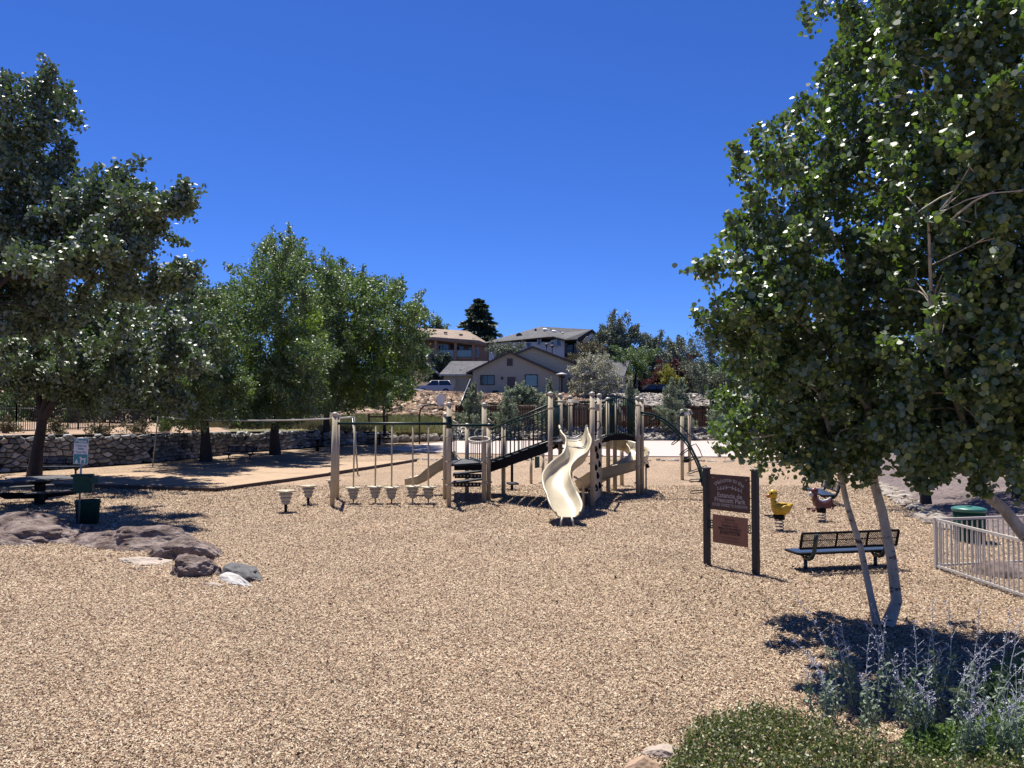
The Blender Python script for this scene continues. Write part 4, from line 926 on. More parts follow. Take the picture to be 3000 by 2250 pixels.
e = path[20][0]; m = rel(); m.tube([(e.x+.55, e.y+.3, 0), (e.x+.55, e.y+.3, e.z-.25), (e.x+.3, e.y+.1, e.z-.1)], .03, 8); m.build('support_leg', M_post, wavy)
# spiral slide behind the bridge
ctl = [(1765, 1300, 26.2), (1800, 1303, 26.6), (1838, 1312, 26.7), (1868, 1330, 26.2), (1872, 1350, 25.5), (1845, 1366, 25.0), (1805, 1380, 24.9), (1765, 1395, 25.1), (1735, 1412, 25.6), (1712, 1425, 26.0)]
sp = smooth_path([tuple(W(a, b, Y)) for a, b, Y in ctl], 40); path = []
for i, q in enumerate(sp):
    a, b = Vector(sp[max(i-1, 0)]), Vector(sp[min(i+1, len(sp)-1)]); t = (b-a); t.z = 0; t.normalize(); path.append((Vector(q)-Vector((0, 0, .12)), Vector((-t.y, t.x, 0)), .62, .34))
chute(path, 0, 0, 'spiral_slide')
# small straight slide on the left
ctl = [(1345, 1340, 24.9), (1310, 1362, 24.8), (1280, 1378, 24.7), (1250, 1400, 24.6), (1225, 1411, 24.5), (1205, 1414, 24.5), (1190, 1414, 24.5)]
sp = smooth_path([tuple(W(a, b, Y)) for a, b, Y in ctl], 20); path = [(Vector(q)-Vector((0, 0, .06)), Vector((.1, 1, 0)), .5, lerp(.36, .20, i/20)) for i, q in enumerate(sp)]
chute(path, 0, 0, 'small_slide')
# arch climber at the right end
rp = [W(1877, 1209, 24.2), W(1915, 1215, 24.2), W(1956, 1236, 24.1), W(1991, 1268, 23.9), W(2018, 1300, 23.7), W(2033, 1328, 23.5), W(2049, 1362, 23.3), W(2058, 1395, 23.1), W(2062, 1425, 23.0)]
rp.append(Vector((rp[-1].x+.02, 22.95, 0))); sp = [Vector(q) for q in smooth_path([tuple(q) for q in rp], 36)]
m = rel(); m.tube(sp, .036, 8); arch = m.build('arch_climber', M_green, ps)
m = rel(); m.tube([q+Vector((-.02, .12, -.06 if i < 30 else 0)) for i, q in enumerate(sp[1:-4])], .026, 6); m.build('second_rail', M_green, arch)
def loop(p, d, L, wv):
    m = rel(); d = Vector(d).normalized(); wv = Vector(wv); m.tube([p, p+d*L*.9, p+d*L+wv*.5, p+d*L*.9+wv, p+wv], .016, 6); m.build('climbing_rung', M_green, arch)
for k, i in enumerate(range(5, 34, 4)):
    loop(sp[i], (-.75, .35, -.62 if i < 20 else -.32 if i < 28 else -.1), .42, (0, .0, -.07)); 
    if i % 8 == 1: loop(sp[i], (.45, -.1, .22), .2, sp[min(i+5, 36)]-sp[i])
# talk tube, spinner stand
b = G(1893, 1437); m = rel(); m.tube([b, up(b, W(1, 1352, b.y).z)], .03, 8); t1 = m.build('talk_tube_pole', M_post, ps)
t = up(b, W(1, 1358, b.y).z); ring = [t+Vector((.02+.05*math.cos(k), -.02, .02+.055*math.sin(k))) for k in np.linspace(0, 6.28, 12)]
m = rel(); m.tube(ring, .02, 6, caps=False); m.tube([t+Vector((.03, 0, -.02)), t+Vector((.07, -.03, -.14))], [.05, .06], 8); m.build('talk_horn', M_black, t1)
b = G(1500, 1434); m = rel(); m.tube([b, up(b, 1.12)], .045, 8); sp_ = m.build('spinner_pole', M_black, ps)
m = rel(); m.box((b.x+.02, b.y-.15, .22), (.36, .45, .07), .2, .02); m.build('spinner_seat', M_deck, sp_)
m = rel(); m.tube([b+Vector((-.25, 0, .01)), b+Vector((-.25, 0, 1.0))], .03, 6); m.blob(b+Vector((-.2, -.05, .85)), (.08, .08, .1)); m.build('spinner_handle', M_black, sp_)
# separate items round the structure
fp = thing('stepping_pod', 'free-standing cream stepping pod farthest to the left of the tan posts', 'stepping pod', tuple(G(837, 1500)), 0, 'free-standing stepping pods')
o = link('pod', podm, None, fp); o.location = (0, 0, .17); o.scale = (1.08, 1.08, 1.06); MB().tube([(0, 0, 0), (0, 0, .2)], .04, 8).build('stem', M_black, fp)
copy_tree(fp, G(903, 1478), 1, 'free-standing cream stepping pod between the leftmost pod and the tan post', None, .95)
copy_tree(fp, G(976, 1455), 2, 'free-standing cream stepping pod half hidden behind the twin tan posts', None, .92)
def play_panel():
    a, b = G(1556, 1417), G(1591, 1409); r = thing('activity_board', 'green activity panel between two short tan posts behind the stairs', 'activity panel', tuple(a))
    for p in (a, b):
        ppost(p, h=1.05, r=.055, root=r)
    m = MB(r.location); m.box((a+b)/2+Vector((0, 0, .75)), (.36, .04, .42), math.atan2(b.y-a.y, b.x-a.x)); pn = m.build('panel', M_can, r)
    c = (a+b)/2+Vector((.08, -.05, .62)); m = MB(r.location); m.tube([c+Vector((0, 0, .12)), c+Vector((0, 0, -.05)), c+Vector((.06, 0, -.08)), c+Vector((.09, 0, 0))], .012, 6); m.build('maze_groove', M_black, pn)
play_panel()
def swing_bay():
    a, b = G(1999, 1406), G(2021, 1380); r = thing('bucket_swing', 'small two-post bay with a black bucket seat behind the arch climber', 'swing', tuple(a))
    ppost(a, h=2.72, r=.065, root=r); ppost(b, h=2.72, r=.065, root=r)
    z = 2.52; m = MB(r.location); m.tube([up(a, z), up(b, z)], .05, 8); m.build('top_bar', M_steel, r)
    for p in (a, b): m = MB(r.location); m.lathe([(.085, -.07), (.085, .07)], up(p, z), 12); m.build('collar', M_benchg, r)
    c = a.lerp(b, .5)
    for s_ in (-.08, .08): m = MB(r.location); m.tube([(c.x+s_, c.y, z), (c.x+s_, c.y, .75)], .008, 4); m.build('chain', M_steel, r)
    m = MB(r.location); m.lathe([(.09, 0), (.13, .03), (.15, .15), (.15, .25), (.12, .25), (.1, .06)], (c.x, c.y, .52), 12); m.build('seat', M_black, r)
swing_bay()
# ---------------------------------------------------------------- lettering
def text_poly(s, size, bold=0.0):
    cu = bpy.data.curves.new('lettering', 'FONT'); cu.body = s; cu.size = size; cu.align_x = 'CENTER'; cu.align_y = 'CENTER'; cu.resolution_u = 2; cu.offset = bold
    o = bpy.data.objects.new('lettering', cu); COL.objects.link(o); dg = bpy.context.evaluated_depsgraph_get()
    me = bpy.data.meshes.new_from_object(o.evaluated_get(dg)); v = [tuple(q.co) for q in me.vertices]; f = [tuple(p.vertices) for p in me.polygons]
    bpy.data.objects.remove(o); bpy.data.curves.remove(cu); bpy.data.meshes.remove(me); return v, f
def lettering(parent, lines, fr, mat, org):
    "lines: (text, u, v, size, stretch); fr maps (u, v, out) to a point"
    for (s, u, v, size, kx, bold) in lines:
        V, Fc = text_poly(s, size, bold); m = MB(org); m.add([fr(u+p[0]*kx, v+p[1], .004) for p in V], Fc); m.build('lettering', mat, parent, fix=False)
def welcome_sign():
    a, b = G(2072, 1655), G(2215, 1682); r = thing('welcome_sign', 'dark two-post park sign with a brown welcome panel above a copper notice', 'sign', tuple((a+b)/2))
    h = [W(1, 1374, a.y).z, W(1, 1380, b.y).z]
    for p, hh in zip((a, b), h):
        m = MB(r.location); m.box((p.x, p.y, hh/2), (.10, .10, hh), .6, .008); o = m.build('post', M_iron, r)
        MB(r.location).box((p.x, p.y, hh+.012), (.125, .125, .03), .6, .006).build('cap', M_iron, o)
    d = (b-a); d.z = 0; L = d.length; d.normalize(); nn = Vector((d.y, -d.x, 0)); 
    if nn.y > 0: nn = -nn
    def place(px, py):   # pixel -> (u, z) on the sign plane
        rr = ray(px, py); t = nn.dot(a)/nn.dot(rr); q = rr*t; return (q-Vector((a.x, a.y, 0))).dot(d), CH+q.z
    c = [place(2082, 1388), place(2198, 1505), place(2089, 1504), place(2192, 1604)]
    u0, u1, z1, z0 = c[0][0], c[1][0], c[0][1], c[1][1]; u2, u3, z3, z2 = c[2][0], c[3][0], c[2][1]-.01, c[3][1]
    def P(u, z, o=0): return Vector((a.x, a.y, 0))+d*u+nn*(o)+Vector((0, 0, z))
    m = MB(r.location); m.prism([P(u0, z0), P(u1, z0), P(u1, z1), P(u0, z1)], nn*.012); top = m.build('welcome_panel', M_bronze, r)
    m = MB(r.location); m.prism([P(u2, z2), P(u3, z2), P(u3, z3), P(u2, z3)], nn*.012); low = m.build('notice_panel', M_copper, r)
    for z, e0, e1 in ((z1-.07, u0, u1), (z0+.06, u0, u1), (lerp(z0, z1, .42), u0, u1), (z3-.12, u2, u3), (z2+.25, u2, u3)):
        m = MB(r.location); m.tube([P(0, z), P(e0+.01, z)], .009, 6); m.tube([P(e1-.01, z), P(L, z)], .009, 6); m.build('bracket', M_iron, r)
    for e, sg in ((u3+.03, 1), (u2-.03, -1)):
        m = MB(r.location)
        for k in range(3): z = lerp(z2+.26, z3-.13, k/2); m.tube([P(e+sg*.0+.022*math.cos(t), z+.03*math.sin(t)) for t in np.linspace(0, 6.28, 9)], .006, 5, caps=False)
        m.build('scroll', M_iron, r)
    for e in (u0+.06, u1-.06): MB(r.location).blob(P(e, z1-.06, .014), (.009, .009, .009), 6, 4).build('screw', M_letter, top)
    fr = lambda u, v, o: P(u, v, .012+o); uc = (u0+u1)/2; w = u1-u0; hh = z1-z0
    s = 'Welcome to the'; Rr = w*.60; tot = 1.30
    widths = [{'W': 1.5, 'm': 1.5, 'l': .6, 't': .75, ' ': .55, 'c': .9}.get(ch, 1) for ch in s]; sm = sum(widths); acc = 0
    for ch, wd_ in zip(s, widths):
        th = (acc+wd_/2)/sm*tot-tot/2; acc += wd_
        if ch == ' ': continue
        V, Fc = text_poly(ch, .105, .0015); m = MB(r.location); cz = z1-.13*hh-Rr; ct, st = math.cos(-th), math.sin(-th)
        m.add([fr(uc+Rr*math.sin(th)+p[0]*ct-p[1]*st, cz+Rr*math.cos(th)+p[0]*st+p[1]*ct, .004) for p in V], Fc); m.build('lettering', M_letter, top, fix=False)
    m = MB(r.location); cz = z1-.40*hh   # leaf spray emblem
    for sg in (-1, 1):
        m.add([fr(uc, cz+.04, .004), fr(uc+sg*.30*w, cz-.012, .004), fr(uc+sg*.30*w, cz-.004, .004), fr(uc, cz+.052, .004)], [(0, 1, 2, 3)])
        for k in range(4):
            bx = uc+sg*w*(.05+.075*k); bz = cz+.035-.012*k
            for ud in (1, -1):
                L2 = .055; an = (.75 if ud > 0 else -.75); ex = bx+sg*L2*math.cos(an)*1.0; ez = bz+L2*math.sin(an); nx, nz = -(ez-bz)/L2*.011, (ex-bx)/L2*.011
                m.add([fr(bx, bz, .004), fr((bx+ex)/2+nx, (bz+ez)/2+nz, .004), fr(ex, ez, .004), fr((bx+ex)/2-nx, (bz+ez)/2-nz, .004)], [(0, 1, 2, 3)])
    m.build('leaf_emblem', M_letter, top, fix=False)
    lettering(top, [('Estancia de', uc, z1-.575*hh, .112, 1.0, .003), ('Prescott Park', uc, z1-.71*hh, .112, 1.0, .003), ('HOURS: SUNRISE TO SUNDOWN', uc, z1-.85*hh, .074, .64, .002)], fr, M_letter, r.location)
    uc2 = (u2+u3)/2; h2 = z3-z2
    lettering(low, [('Park is for', uc2, z3-.14*h2, .05, 1, .001), ('Estancia de Prescott', uc2, z3-.24*h2, .042, 1, 0), ('Residents Only', uc2, z3-.35*h2, .052, 1, .0015), ('PRIVATE PROPERTY', uc2, z3-.475*h2, .068, .78, .002)], fr, M_letterd, r.location)
    m = MB(r.location); m.prism([P(uc2-.2, z3-.66*h2, .0125), P(uc2+.2, z3-.66*h2, .0125), P(uc2+.2, z3-.54*h2, .0125), P(uc2-.2, z3-.54*h2, .0125)], nn*.002); bn = m.build('banner', M_letterd, low)
    lettering(low, [('No Trespassing', uc2, z3-.60*h2, .06, .85, .001)], lambda u, v, o: P(u, v, .016+o), M_copper, r.location)
    lettering(low, [('Violators subject to prosecution', uc2, z3-.755*h2, .034, .8, 0), ('Call for assistance or emergencies', uc2, z3-.87*h2, .03, .8, 0)], fr, M_letterd, r.location)
welcome_sign()
def dog_station():
    b = G(230, 1545); t = W(241, 1286, b.y-.05); r = thing('dog_waste_station', 'post with a teal and white pet clean-up sign and a green bag box', 'pet waste station', tuple(b))
    MB(r.location).tube([b, t], .022, 8).build('post', M_steel, r)
    ax = (t-b).normalized(); sx = Vector((1, .0, -ax.x/ax.z*.9)).normalized(); H = (t-b).length; nn = Vector((0, -1, 0)); cz = H-.02
    def P(u, v, o=0): return b+ax*v+sx*u+nn*(.03+o)
    h = .60; w = .335; v0 = H-h+.02
    m = MB(r.location); m.prism([P(-w/2, v0), P(w/2, v0), P(w/2, v0+h), P(-w/2, v0+h)], nn*.004); sg = m.build('sign_plate', M_signw, r)
    for (a, c) in ((.80, .975), (.02, .38)):
        m = MB(r.location); m.prism([P(-w/2+.01, v0+h*a, .005), P(w/2-.01, v0+h*a, .005), P(w/2-.01, v0+h*c, .005), P(-w/2+.01, v0+h*c, .005)], nn*.002); m.build('teal_band', M_teal, sg)
    fr = lambda u, v, o: P(u, v, .008+o*.5)
    lettering(sg, [('Please', 0, v0+h*.885, .105, 1, .002)], fr, M_signw, r.location)
    lettering(sg, [('Clean-up', 0, v0+h*.71, .07, 1, .001), ('After', 0, v0+h*.59, .07, 1, .001), ('Your Pet', 0, v0+h*.46, .07, 1, .001)], fr, M_teal, r.location)
    dog = [(-.02, .02), (.0, .02), (.01, .10), (.055, .105), (.07, .02), (.09, .02), (.10, .12), (.12, .15), (.105, .155), (.09, .135), (.01, .14), (-.01, .17), (-.045, .165), (-.05, .145), (-.02, .135), (-.025, .09)]
    m = MB(r.location); m.add([fr(u+.02, v0+v, .004) for u, v in dog], [tuple(range(len(dog)))]); cat = [(-.13, .02), (-.06, .02), (-.055, .05), (-.08, .09), (-.075, .11), (-.09, .105), (-.10, .11), (-.105, .08), (-.125, .05)]
    m.add([fr(u, v0+v, .004) for u, v in cat], [tuple(range(len(cat)))]); m.build('pet_picture', M_signw, sg, fix=False)
    c = b+ax*1.03+Vector((.12, -.08, 0)); m = MB(r.location); m.box(c, (.40, .24, .42), .25, .02); bx = m.build('bag_box', M_can, r)
    m = MB(r.location); m.prism([c+Vector((-.22, -.15, .21)), c+Vector((.24, -.15, .15)), c+Vector((.27, -.15, .0)), c+Vector((.23, -.15, .03)), c+Vector((.2, -.15, .12)), c+Vector((-.22, -.15, .17))], (0, .3, 0)); m.build('lid', M_can, bx)
    k = thing('waste_can', 'open square dark green waste can at the foot of the pet sign post', 'trash can', tuple(G(246, 1538)))
    m = MB(); m.lathe([(.235, 0), (.275, .55), (.285, .57), (.265, .57), (.23, .05)], (0, 0, 0), 20); m.build('can_body', M_can, k); MB().lathe([(.27, .5), (.29, .5), (.29, .53), (.27, .53)], (0, 0, 0), 20).build('rim', M_can, k)
    k.location = k.location+Vector((0, .15, 0))
dog_station()
# ---------------------------------------------------------------- benches
def lattice(m, P, U, V, lu, lv, st, wd, out):
    "diamond mesh on the rectangle P + u U + v V"
    n = U.cross(V).normalized()*out
    for sg in (1, -1):
        k = -lv
        while k < lu:
            a = max(0, k); b = min(lu, k+lv)
            if b-a > st*.5:
                va, vb = (a-k, b-k) if sg > 0 else (lv-(a-k), lv-(b-k)); w = U*wd*.7
                m.add([P+U*a+V*va-w+n, P+U*a+V*va+w+n, P+U*b+V*vb+w+n, P+U*b+V*vb-w+n], [(0, 1, 2, 3)])
            k += st
def make_bench(L=1.83, label='', seatmat=None, cat='bench', tilt=0):
    # local frame: length along x, sitter faces +y, rear towards -y
    r = thing('park_bench', label, cat, (0, 0, 0)); sm = seatmat or M_seatblue; Z = .30
    m = MB(); m.box((0, .0, Z), (L, .38, .045), 0, 0, None); m.build('seat', sm, r)
    m = MB(); 
    for y in (-.2, .2): m.tube([(-L/2, y, Z), (L/2, y, Z)], .022, 6)
    for x in (-L/2, L/2): m.tube([(x, -.2, Z), (x, .2, Z)], .022, 6)
    m.build('seat_frame', M_black, r)
    by, bz = -.25, .40; U = Vector((1, 0, 0)); V = Vector((0, -.26, 1)).normalized(); P = Vector((-L/2, by, bz)); H = .27; n = U.cross(V)
    f = MB(); c = [P, P+U*L, P+U*L+V*H, P+V*H]
    for i in range(4): f.tube([c[i], c[(i+1) % 4]], .022, 6)
    f.tube([P+V*H*.52, P+U*L+V*H*.52], .008, 5)
    for t in (.36, .68): f.tube([P+U*L*t, P+U*L*t+V*H], .018, 6)
    bk = f.build('backrest', M_black, r)
    m = MB(); lattice(m, P+V*.01, U, V, L, H-.02, .036, .0105, 0); tag(m.build('mesh_panel', M_seatblue, bk, fix=False), kind='stuff')
    for s_ in (-1, 1):
        x = s_*(L/2-.24); m = MB(); m.tube([(x, by-.105, bz+H-.02), (x, by-.06, bz+.08), (x, by-.03, bz-.06), (x, by+.05, Z-.08), (x, by+.14, Z-.11), (x, -.02, Z-.10)], .034, 8)
        m.build('back_support', M_benchg, r); m = MB(); m.tube([(x, -.02, Z-.14), (x, -.02, -.03)], .032, 8); m.tube([(x, -.18, Z-.04), (x, .17, Z-.04)], .028, 6); m.tube([(x, -.02, Z-.14), (x, .12, Z-.04)], .025, 6); m.build('leg', M_benchg, r)
    return r
bn = make_bench(1.83, 'dark green mesh bench facing away, in front of the spring riders')
a = G(2345, 1665); b = G(2578, 1663); bn.location = ((a.x+b.x)/2, (a.y+b.y)/2+.05, .0)
d = Vector((b.x-a.x, b.y-a.y)); bn.rotation_euler = (0, -.0, .20); bn.location.x += .02
b2 = copy_tree(bn, G(2432, 1472), -2.05+1.15, 'dark green bench behind the brown spring rider, partly under the leaves'); b2.location = (9.05, 22.6, 0); b2.rotation_euler = (0, 0, math.radians(82))
b3 = copy_tree(bn, (0, 0, 0), 0, 'dark bench in front of the stone wall behind the leftmost tree trunk'); p = G(131, 1396); b3.location = (p.x, p.y+.6, 0); b3.rotation_euler = (0, 0, .05+math.pi); b3.scale = (1.3, 1, 1.15)
b4 = copy_tree(bn, (0, 0, 0), 0, 'dark bench in the tree shade between two trunks before the stone wall'); p = G(700, 1345); b4.location = (p.x, p.y, 0); b4.rotation_euler = (0, 0, math.pi-.3)
# ---------------------------------------------------------------- tables
def picnic_left():
    p = G(116, 1478); r = thing('picnic_table', 'dark square pedestal picnic table with attached seats at the left edge', 'picnic table', tuple(p), .72)
    S = .76; m = MB(); m.box((0, 0, .735), (2*S, 2*S, .05), bev=.02); m.build('tabletop', M_deck, r)
    m = MB(); m.lathe([(.34, .69), (.30, .62), (.1, .56), (.1, .5)], (0, 0, 0), 8); m.build('top_bracket', M_black, r)
    m = MB(); m.box((0, 0, .3), (.2, .2, .66), .6); m.build('pedestal', M_black, r)
    for k in range(4):
        a = k*math.pi/2; R = Matrix.Rotation(a, 3, 'Z'); m = MB(); m.box(R@Vector((1.12, 0, .44)), (.28, 1.1, .045), a, .01); st = m.build('seat', M_deck, r)
        m = MB(); m.prism([R@Vector((.1, -.05, .34)), R@Vector((.1, -.05, .18)), R@Vector((.85, -.05, .22)), R@Vector((1.15, -.05, .41)), R@Vector((.95, -.05, .41))], R@Vector((0, .1, 0))); m.build('seat_arm', M_black, r)
picnic_left()
def picnic_small(p, label, rz=0):
    r = thing('picnic_table', label, 'picnic table', tuple(p), rz)
    MB().box((0, 0, .75), (1.9, .8, .06)).build('tabletop', M_black, r); MB().box((0, 0, .37), (.16, .16, .74)).build('pedestal', M_black, r)
    for s_ in (-1, 1):
        MB().box((0, s_*.72, .44), (1.9, .27, .05)).build('seat', M_black, r); MB().box((0, s_*.36, .3), (.1, .72, .08)).build('seat_arm', M_black, r)
picnic_small(G(1112, 1302), 'dark picnic table in the tree shade left of the basketball pole', .1)
picnic_small(G(930, 1322), 'dark picnic table in deep shade beside the rightmost trunk of the tree row', -.4)
def waste_bin():
    p = G(2862, 1592); r = thing('trash_can', 'round green trash can with a pale green lid behind the tan railing', 'trash can', (p.x, p.y+.25, 0))
    MB().lathe([(.27, 0), (.29, .03), (.30, .62), (.285, .64)], (0, 0, 0), 24).build('can_body', M_can, r)
    MB().lathe([(.31, .62), (.325, .65), (.33, .68), (.26, .705), (.05, .715)], (0, 0, 0), 24).build('lid', M_canlid, r)
    MB().lathe([(.05, .715), (.05, .735)], (0, 0, 0), 10).build('handle', M_canlid, r)
    p = G(1046, 1300); q = thing('trash_can', 'black trash can in the shade between the volleyball pole and a picnic table', 'trash can', tuple(p))
    MB().lathe([(.27, 0), (.30, .8), (.31, .85)], (0, 0, 0), 16).build('can_body', M_black, q); MB().lathe([(.32, .85), (.3, .92), (.1, .98)], (0, 0, 0), 16).build('lid', M_black, q)
waste_bin()
def tan_railing():
    c = G(2743, 1668); e = G(3006, 1760); H = .87
    r = thing('tan_railing', 'tan metal railing with slim balusters turning a corner round the pit at the right edge', 'railing', tuple(c))
    e2 = e+(e-c).normalized()*2.4; k = c+Vector((3.6, .75, 0))
    bm_ = proto(MB().box((0, 0, .44), (.017, .017, H-.12)), 'baluster', M_tanmetal)
    for (A, B) in ((c, e2), (c, k)):
        d = (B-A); L = d.length; an = math.atan2(d.y, d.x)
        for z, t in ((H-.02, .04), (.07, .035)):
            m = MB(r.location); q = (A+B)/2; m.box((q.x, q.y, z), (L, .035, t), an); m.build('rail', M_tanmetal, r)
        n = int(L/.105)
        for i in range(1, n):
            o = link('baluster', bm_, None, r); o.location = A+d*i/n-c; o.rotation_euler = (0, 0, an)
        for t in ((0, .5, 1) if A is c and B is e2 else (.5, 1)):
            q = A+d*t; m = MB(r.location); m.box((q.x, q.y, H/2), (.05, .05, H), an); o = m.build('post', M_tanmetal, r); MB(r.location).box((q.x, q.y, H+.006), (.055, .055, .012), an).build('cap', M_tanmetal, o)
    # pale boulder inside
    b = thing('pit_boulder', 'smooth pale boulder behind the tan railing', 'boulder', tuple(G(2900, 1700)+Vector((.5, .5, -.05))))
    MB().blob((0, 0, .0), (.5, .45, .26), 16, 10, nz=.03, seed=3).build('boulder_stone', M_boulder, b)
tan_railing()
# ---------------------------------------------------------------- spring riders
def spring(root, z0, z1, R, turns, mat):
    m = MB(); n = int(turns*14); m.tube([(R*math.cos(2*math.pi*turns*i/n), R*math.sin(2*math.pi*turns*i/n), lerp(z0, z1, i/n)) for i in range(n+1)], .013, 6); m.build('spring', mat, root)
M_yellow2 = M_yellow
def duck():
    p = G(2284, 1554); r = thing('duck_spring_rider', 'yellow duck spring rider beside the welcome sign', 'spring rider', tuple(p), math.pi)
    # faces local +x ; rotated by pi -> faces left
    spring(r, .02, .27, .125, 3.6, M_steel); MB().lathe([(.16, .26), (.15, .36), (.10, .40)], (0, 0, 0), 14).build('spring_cap', M_black, r)
    m = MB(); secs = [(-.42, .60, .015, .02), (-.37, .57, .07, .06), (-.27, .50, .13, .11), (-.12, .47, .16, .15), (.03, .47, .16, .16), (.14, .49, .14, .14), (.21, .53, .10, .10), (.25, .57, .03, .04)]; n = 14; V = []
    for (x, z, ry, rz) in secs:
        for j in range(n): a = 2*math.pi*j/n; V.append((x, ry*math.cos(a), z+rz*math.sin(a)))
    Fc = [(i*n+j, i*n+(j+1) % n, (i+1)*n+(j+1) % n, (i+1)*n+j) for i in range(len(secs)-1) for j in range(n)]+[tuple(range(n)), tuple(range(len(V)-n, len(V)))]
    m.add(V, Fc, True); m.tube([(.12, 0, .50), (.17, 0, .60), (.185, 0, .70), (.185, 0, .76)], [.10, .085, .075, .09], 12)
    body = m.build('body', M_yellow, r)
    MB().blob((.19, 0, .83), (.135, .115, .115), 14, 10).build('head', M_yellow, r)
    h = [o for o in kids(r) if o.name.startswith('head')][0]
    m = MB(); m.tube([(.29, 0, .80), (.34, 0, .785), (.40, 0, .79)], [.05, .045, .02], 8); m.build('bill', M_orange, h)
    for s_ in (-1, 1):
        MB().blob((.265, s_*.085, .86), (.03, .02, .03), 8, 6).build('eye', M_black, h); MB().blob((-.10, s_*.15, .50), (.17, .035, .085), 12, 8, Matrix.Rotation(.35, 3, 'Y')).build('wing', M_yellow, body)
        m = MB(); m.tube([(.12, 0, .36), (.26, s_*.14, .33)], .016, 6); m.box((.31, s_*.16, .325), (.17, .12, .025), 0, .01); m.build('footrest', M_black, r)
        m = MB(); m.tube([(.16, 0, .66), (.12, s_*.2, .67)], .014, 6); m.build('handle', M_black, r)
    MB().box((-.08, 0, .625), (.26, .24, .02), 0, .01).build('seat', M_yellow, r)
    r.scale = (.74, .82, .98)
duck()
def pony():
    p = G(2407, 1527); r = thing('pony_spring_rider', 'red-brown and white animal spring rider in front of the far bench', 'spring rider', tuple(p), math.pi)
    spring(r, .02, .24, .13, 3.2, M_steel); MB().lathe([(.14, .23), (.15, .33), (.1, .36)], (0, 0, 0), 14).build('spring_cap', M_black, r)
    m = MB(); pl = [(-.34, .55), (-.28, .34), (.12, .32), (.24, .42), (.26, .58), (.21, .60), (.12, .52), (-.02, .47), (-.18, .49), (-.27, .57)]
    m.prism([(x, -.10, z) for x, z in pl], (0, .20, 0)); body = m.build('body', M_redbrown, r)
    MB().tube([(.20, 0, .52), (.22, 0, .64), (.2, 0, .74)], [.10, .08, .08], 10).build('neck', M_redbrown, r)
    hd = MB().blob((.24, 0, .76), (.12, .10, .10), 12, 8).build('head', M_redbrown, r)
    MB().blob((.33, 0, .69), (.09, .075, .075), 10, 8).build('muzzle', M_whitep, hd)
    for s_ in (-1, 1):
        MB().blob((.16, s_*.08, .80), (.035, .025, .06), 8, 6).build('ear', M_redbrown, hd); MB().blob((.31, s_*.06, .78), (.018, .015, .018), 6, 5).build('eye', M_black, hd)
        m = MB(); m.tube([(.05, 0, .33), (.28, s_*.18, .30)], .016, 6); m.blob((.34, s_*.18, .30), (.06, .05, .04)); m.build('footrest', M_redbrown, r)
        m = MB(); m.tube([(.2, 0, .62), (.16, s_*.18, .64)], .014, 6); m.build('handle', M_black, r)
    m = MB(); m.tube([(-.30, 0, .60), (-.2, 0, .53), (-.05, 0, .50), (.08, 0, .53), (.16, 0, .60)], [.03, .045, .05, .045, .03], 8); m.build('saddle', M_whitep, r)
    MB().tube([(-.33, 0, .5), (-.40, 0, .38), (-.36, 0, .30)], [.04, .04, .02], 8).build('tail', M_redbrown, r)
    r.scale = (.74, .85, .95)
pony()
# ---------------------------------------------------------------- volleyball net and poles, basketball hoop, rust posts
def volley():
    a, at = G(447, 1368), None; at = W(463, 1219, a.y); b = G(1048, 1390); bt = W(1038, 1222, b.y)
    r = thing('volleyball_net', 'rolled-up volleyball net between two slim steel poles over the sand', 'volleyball net', tuple(a))
    for p, t in ((a, at), (b, bt)):
        MB(r.location).tube([p, t], .03, 8).build('pole', M_steel, r)
    n = 24; pts = [(at+Vector((.15, 0, -.05))).lerp(bt, i/n)-Vector((0, 0, .28*4*(i/n)*(1-i/n)*.55)) for i in range(n+1)]
    MB(r.location).tube(pts, [.035+.008*math.sin(i*2.3) for i in range(n+1)], 6).build('rolled_net', M_whitep, r)
    MB(r.location).tube([b+Vector((.0, .0, .0)), bt+Vector((-.25, .8, -.05))], .018, 6).build('brace_rope', M_steel, r)
    r2 = G(1036, 1380); 
volley()
def hoop():
    b = G(1229, 1304); Y = b.y; r = thing('basketball_hoop', 'grey curved basketball pole with fan backboard and red rim', 'basketball hoop', tuple(b))
    top = W(1237, 1200, Y); P = [b, W(1229, 1215, Y), W(1232, 1200, Y), W(1242, 1189, Y), W(1258, 1185, Y), W(1275, 1185, Y), W(1284, 1190, Y)]
    MB(r.location).tube(P, .065, 8).build('pole', M_trimd, r)
    c = W(1290, 1172, Y); m = MB(r.location); w, h = .36, .48
    sh = [(w*.45, -h), (w*.85, -h*.35), (w, .1*h), (w*.8, h*.65), (w*.4, h*.95), (0, h), (-w*.4, h*.95), (-w*.8, h*.65), (-w, .1*h), (-w*.85, -h*.35), (-w*.45, -h)]
    dd = Vector((.55, -.83, 0)); m.prism([c+dd*0+Vector((u*.85, u*1.2, v)) for u, v in sh], (.04, -.03, 0)); m.build('backboard', M_whitep, r)
    rc = c+Vector((.55, -.42, -.33)); m = MB(r.location); m.tube([rc+Vector((.23*math.cos(t), .23*math.sin(t), 0)) for t in np.linspace(0, 6.2832, 20)], .018, 6, caps=False); m.tube([rc+Vector((-.2, .1, 0)), c+Vector((.05, -.05, -.4))], .03, 6); m.build('rim', M_redbrown, r)
    m = MB(r.location)
    for t in np.linspace(0, 6.2832, 11)[:-1]: m.tube([rc+Vector((.23*math.cos(t), .23*math.sin(t), 0)), rc+Vector((.13*math.cos(t+.5), .13*math.sin(t+.5), -.4))], .006, 4)
    m.build('net', M_whitep, r)
hoop()
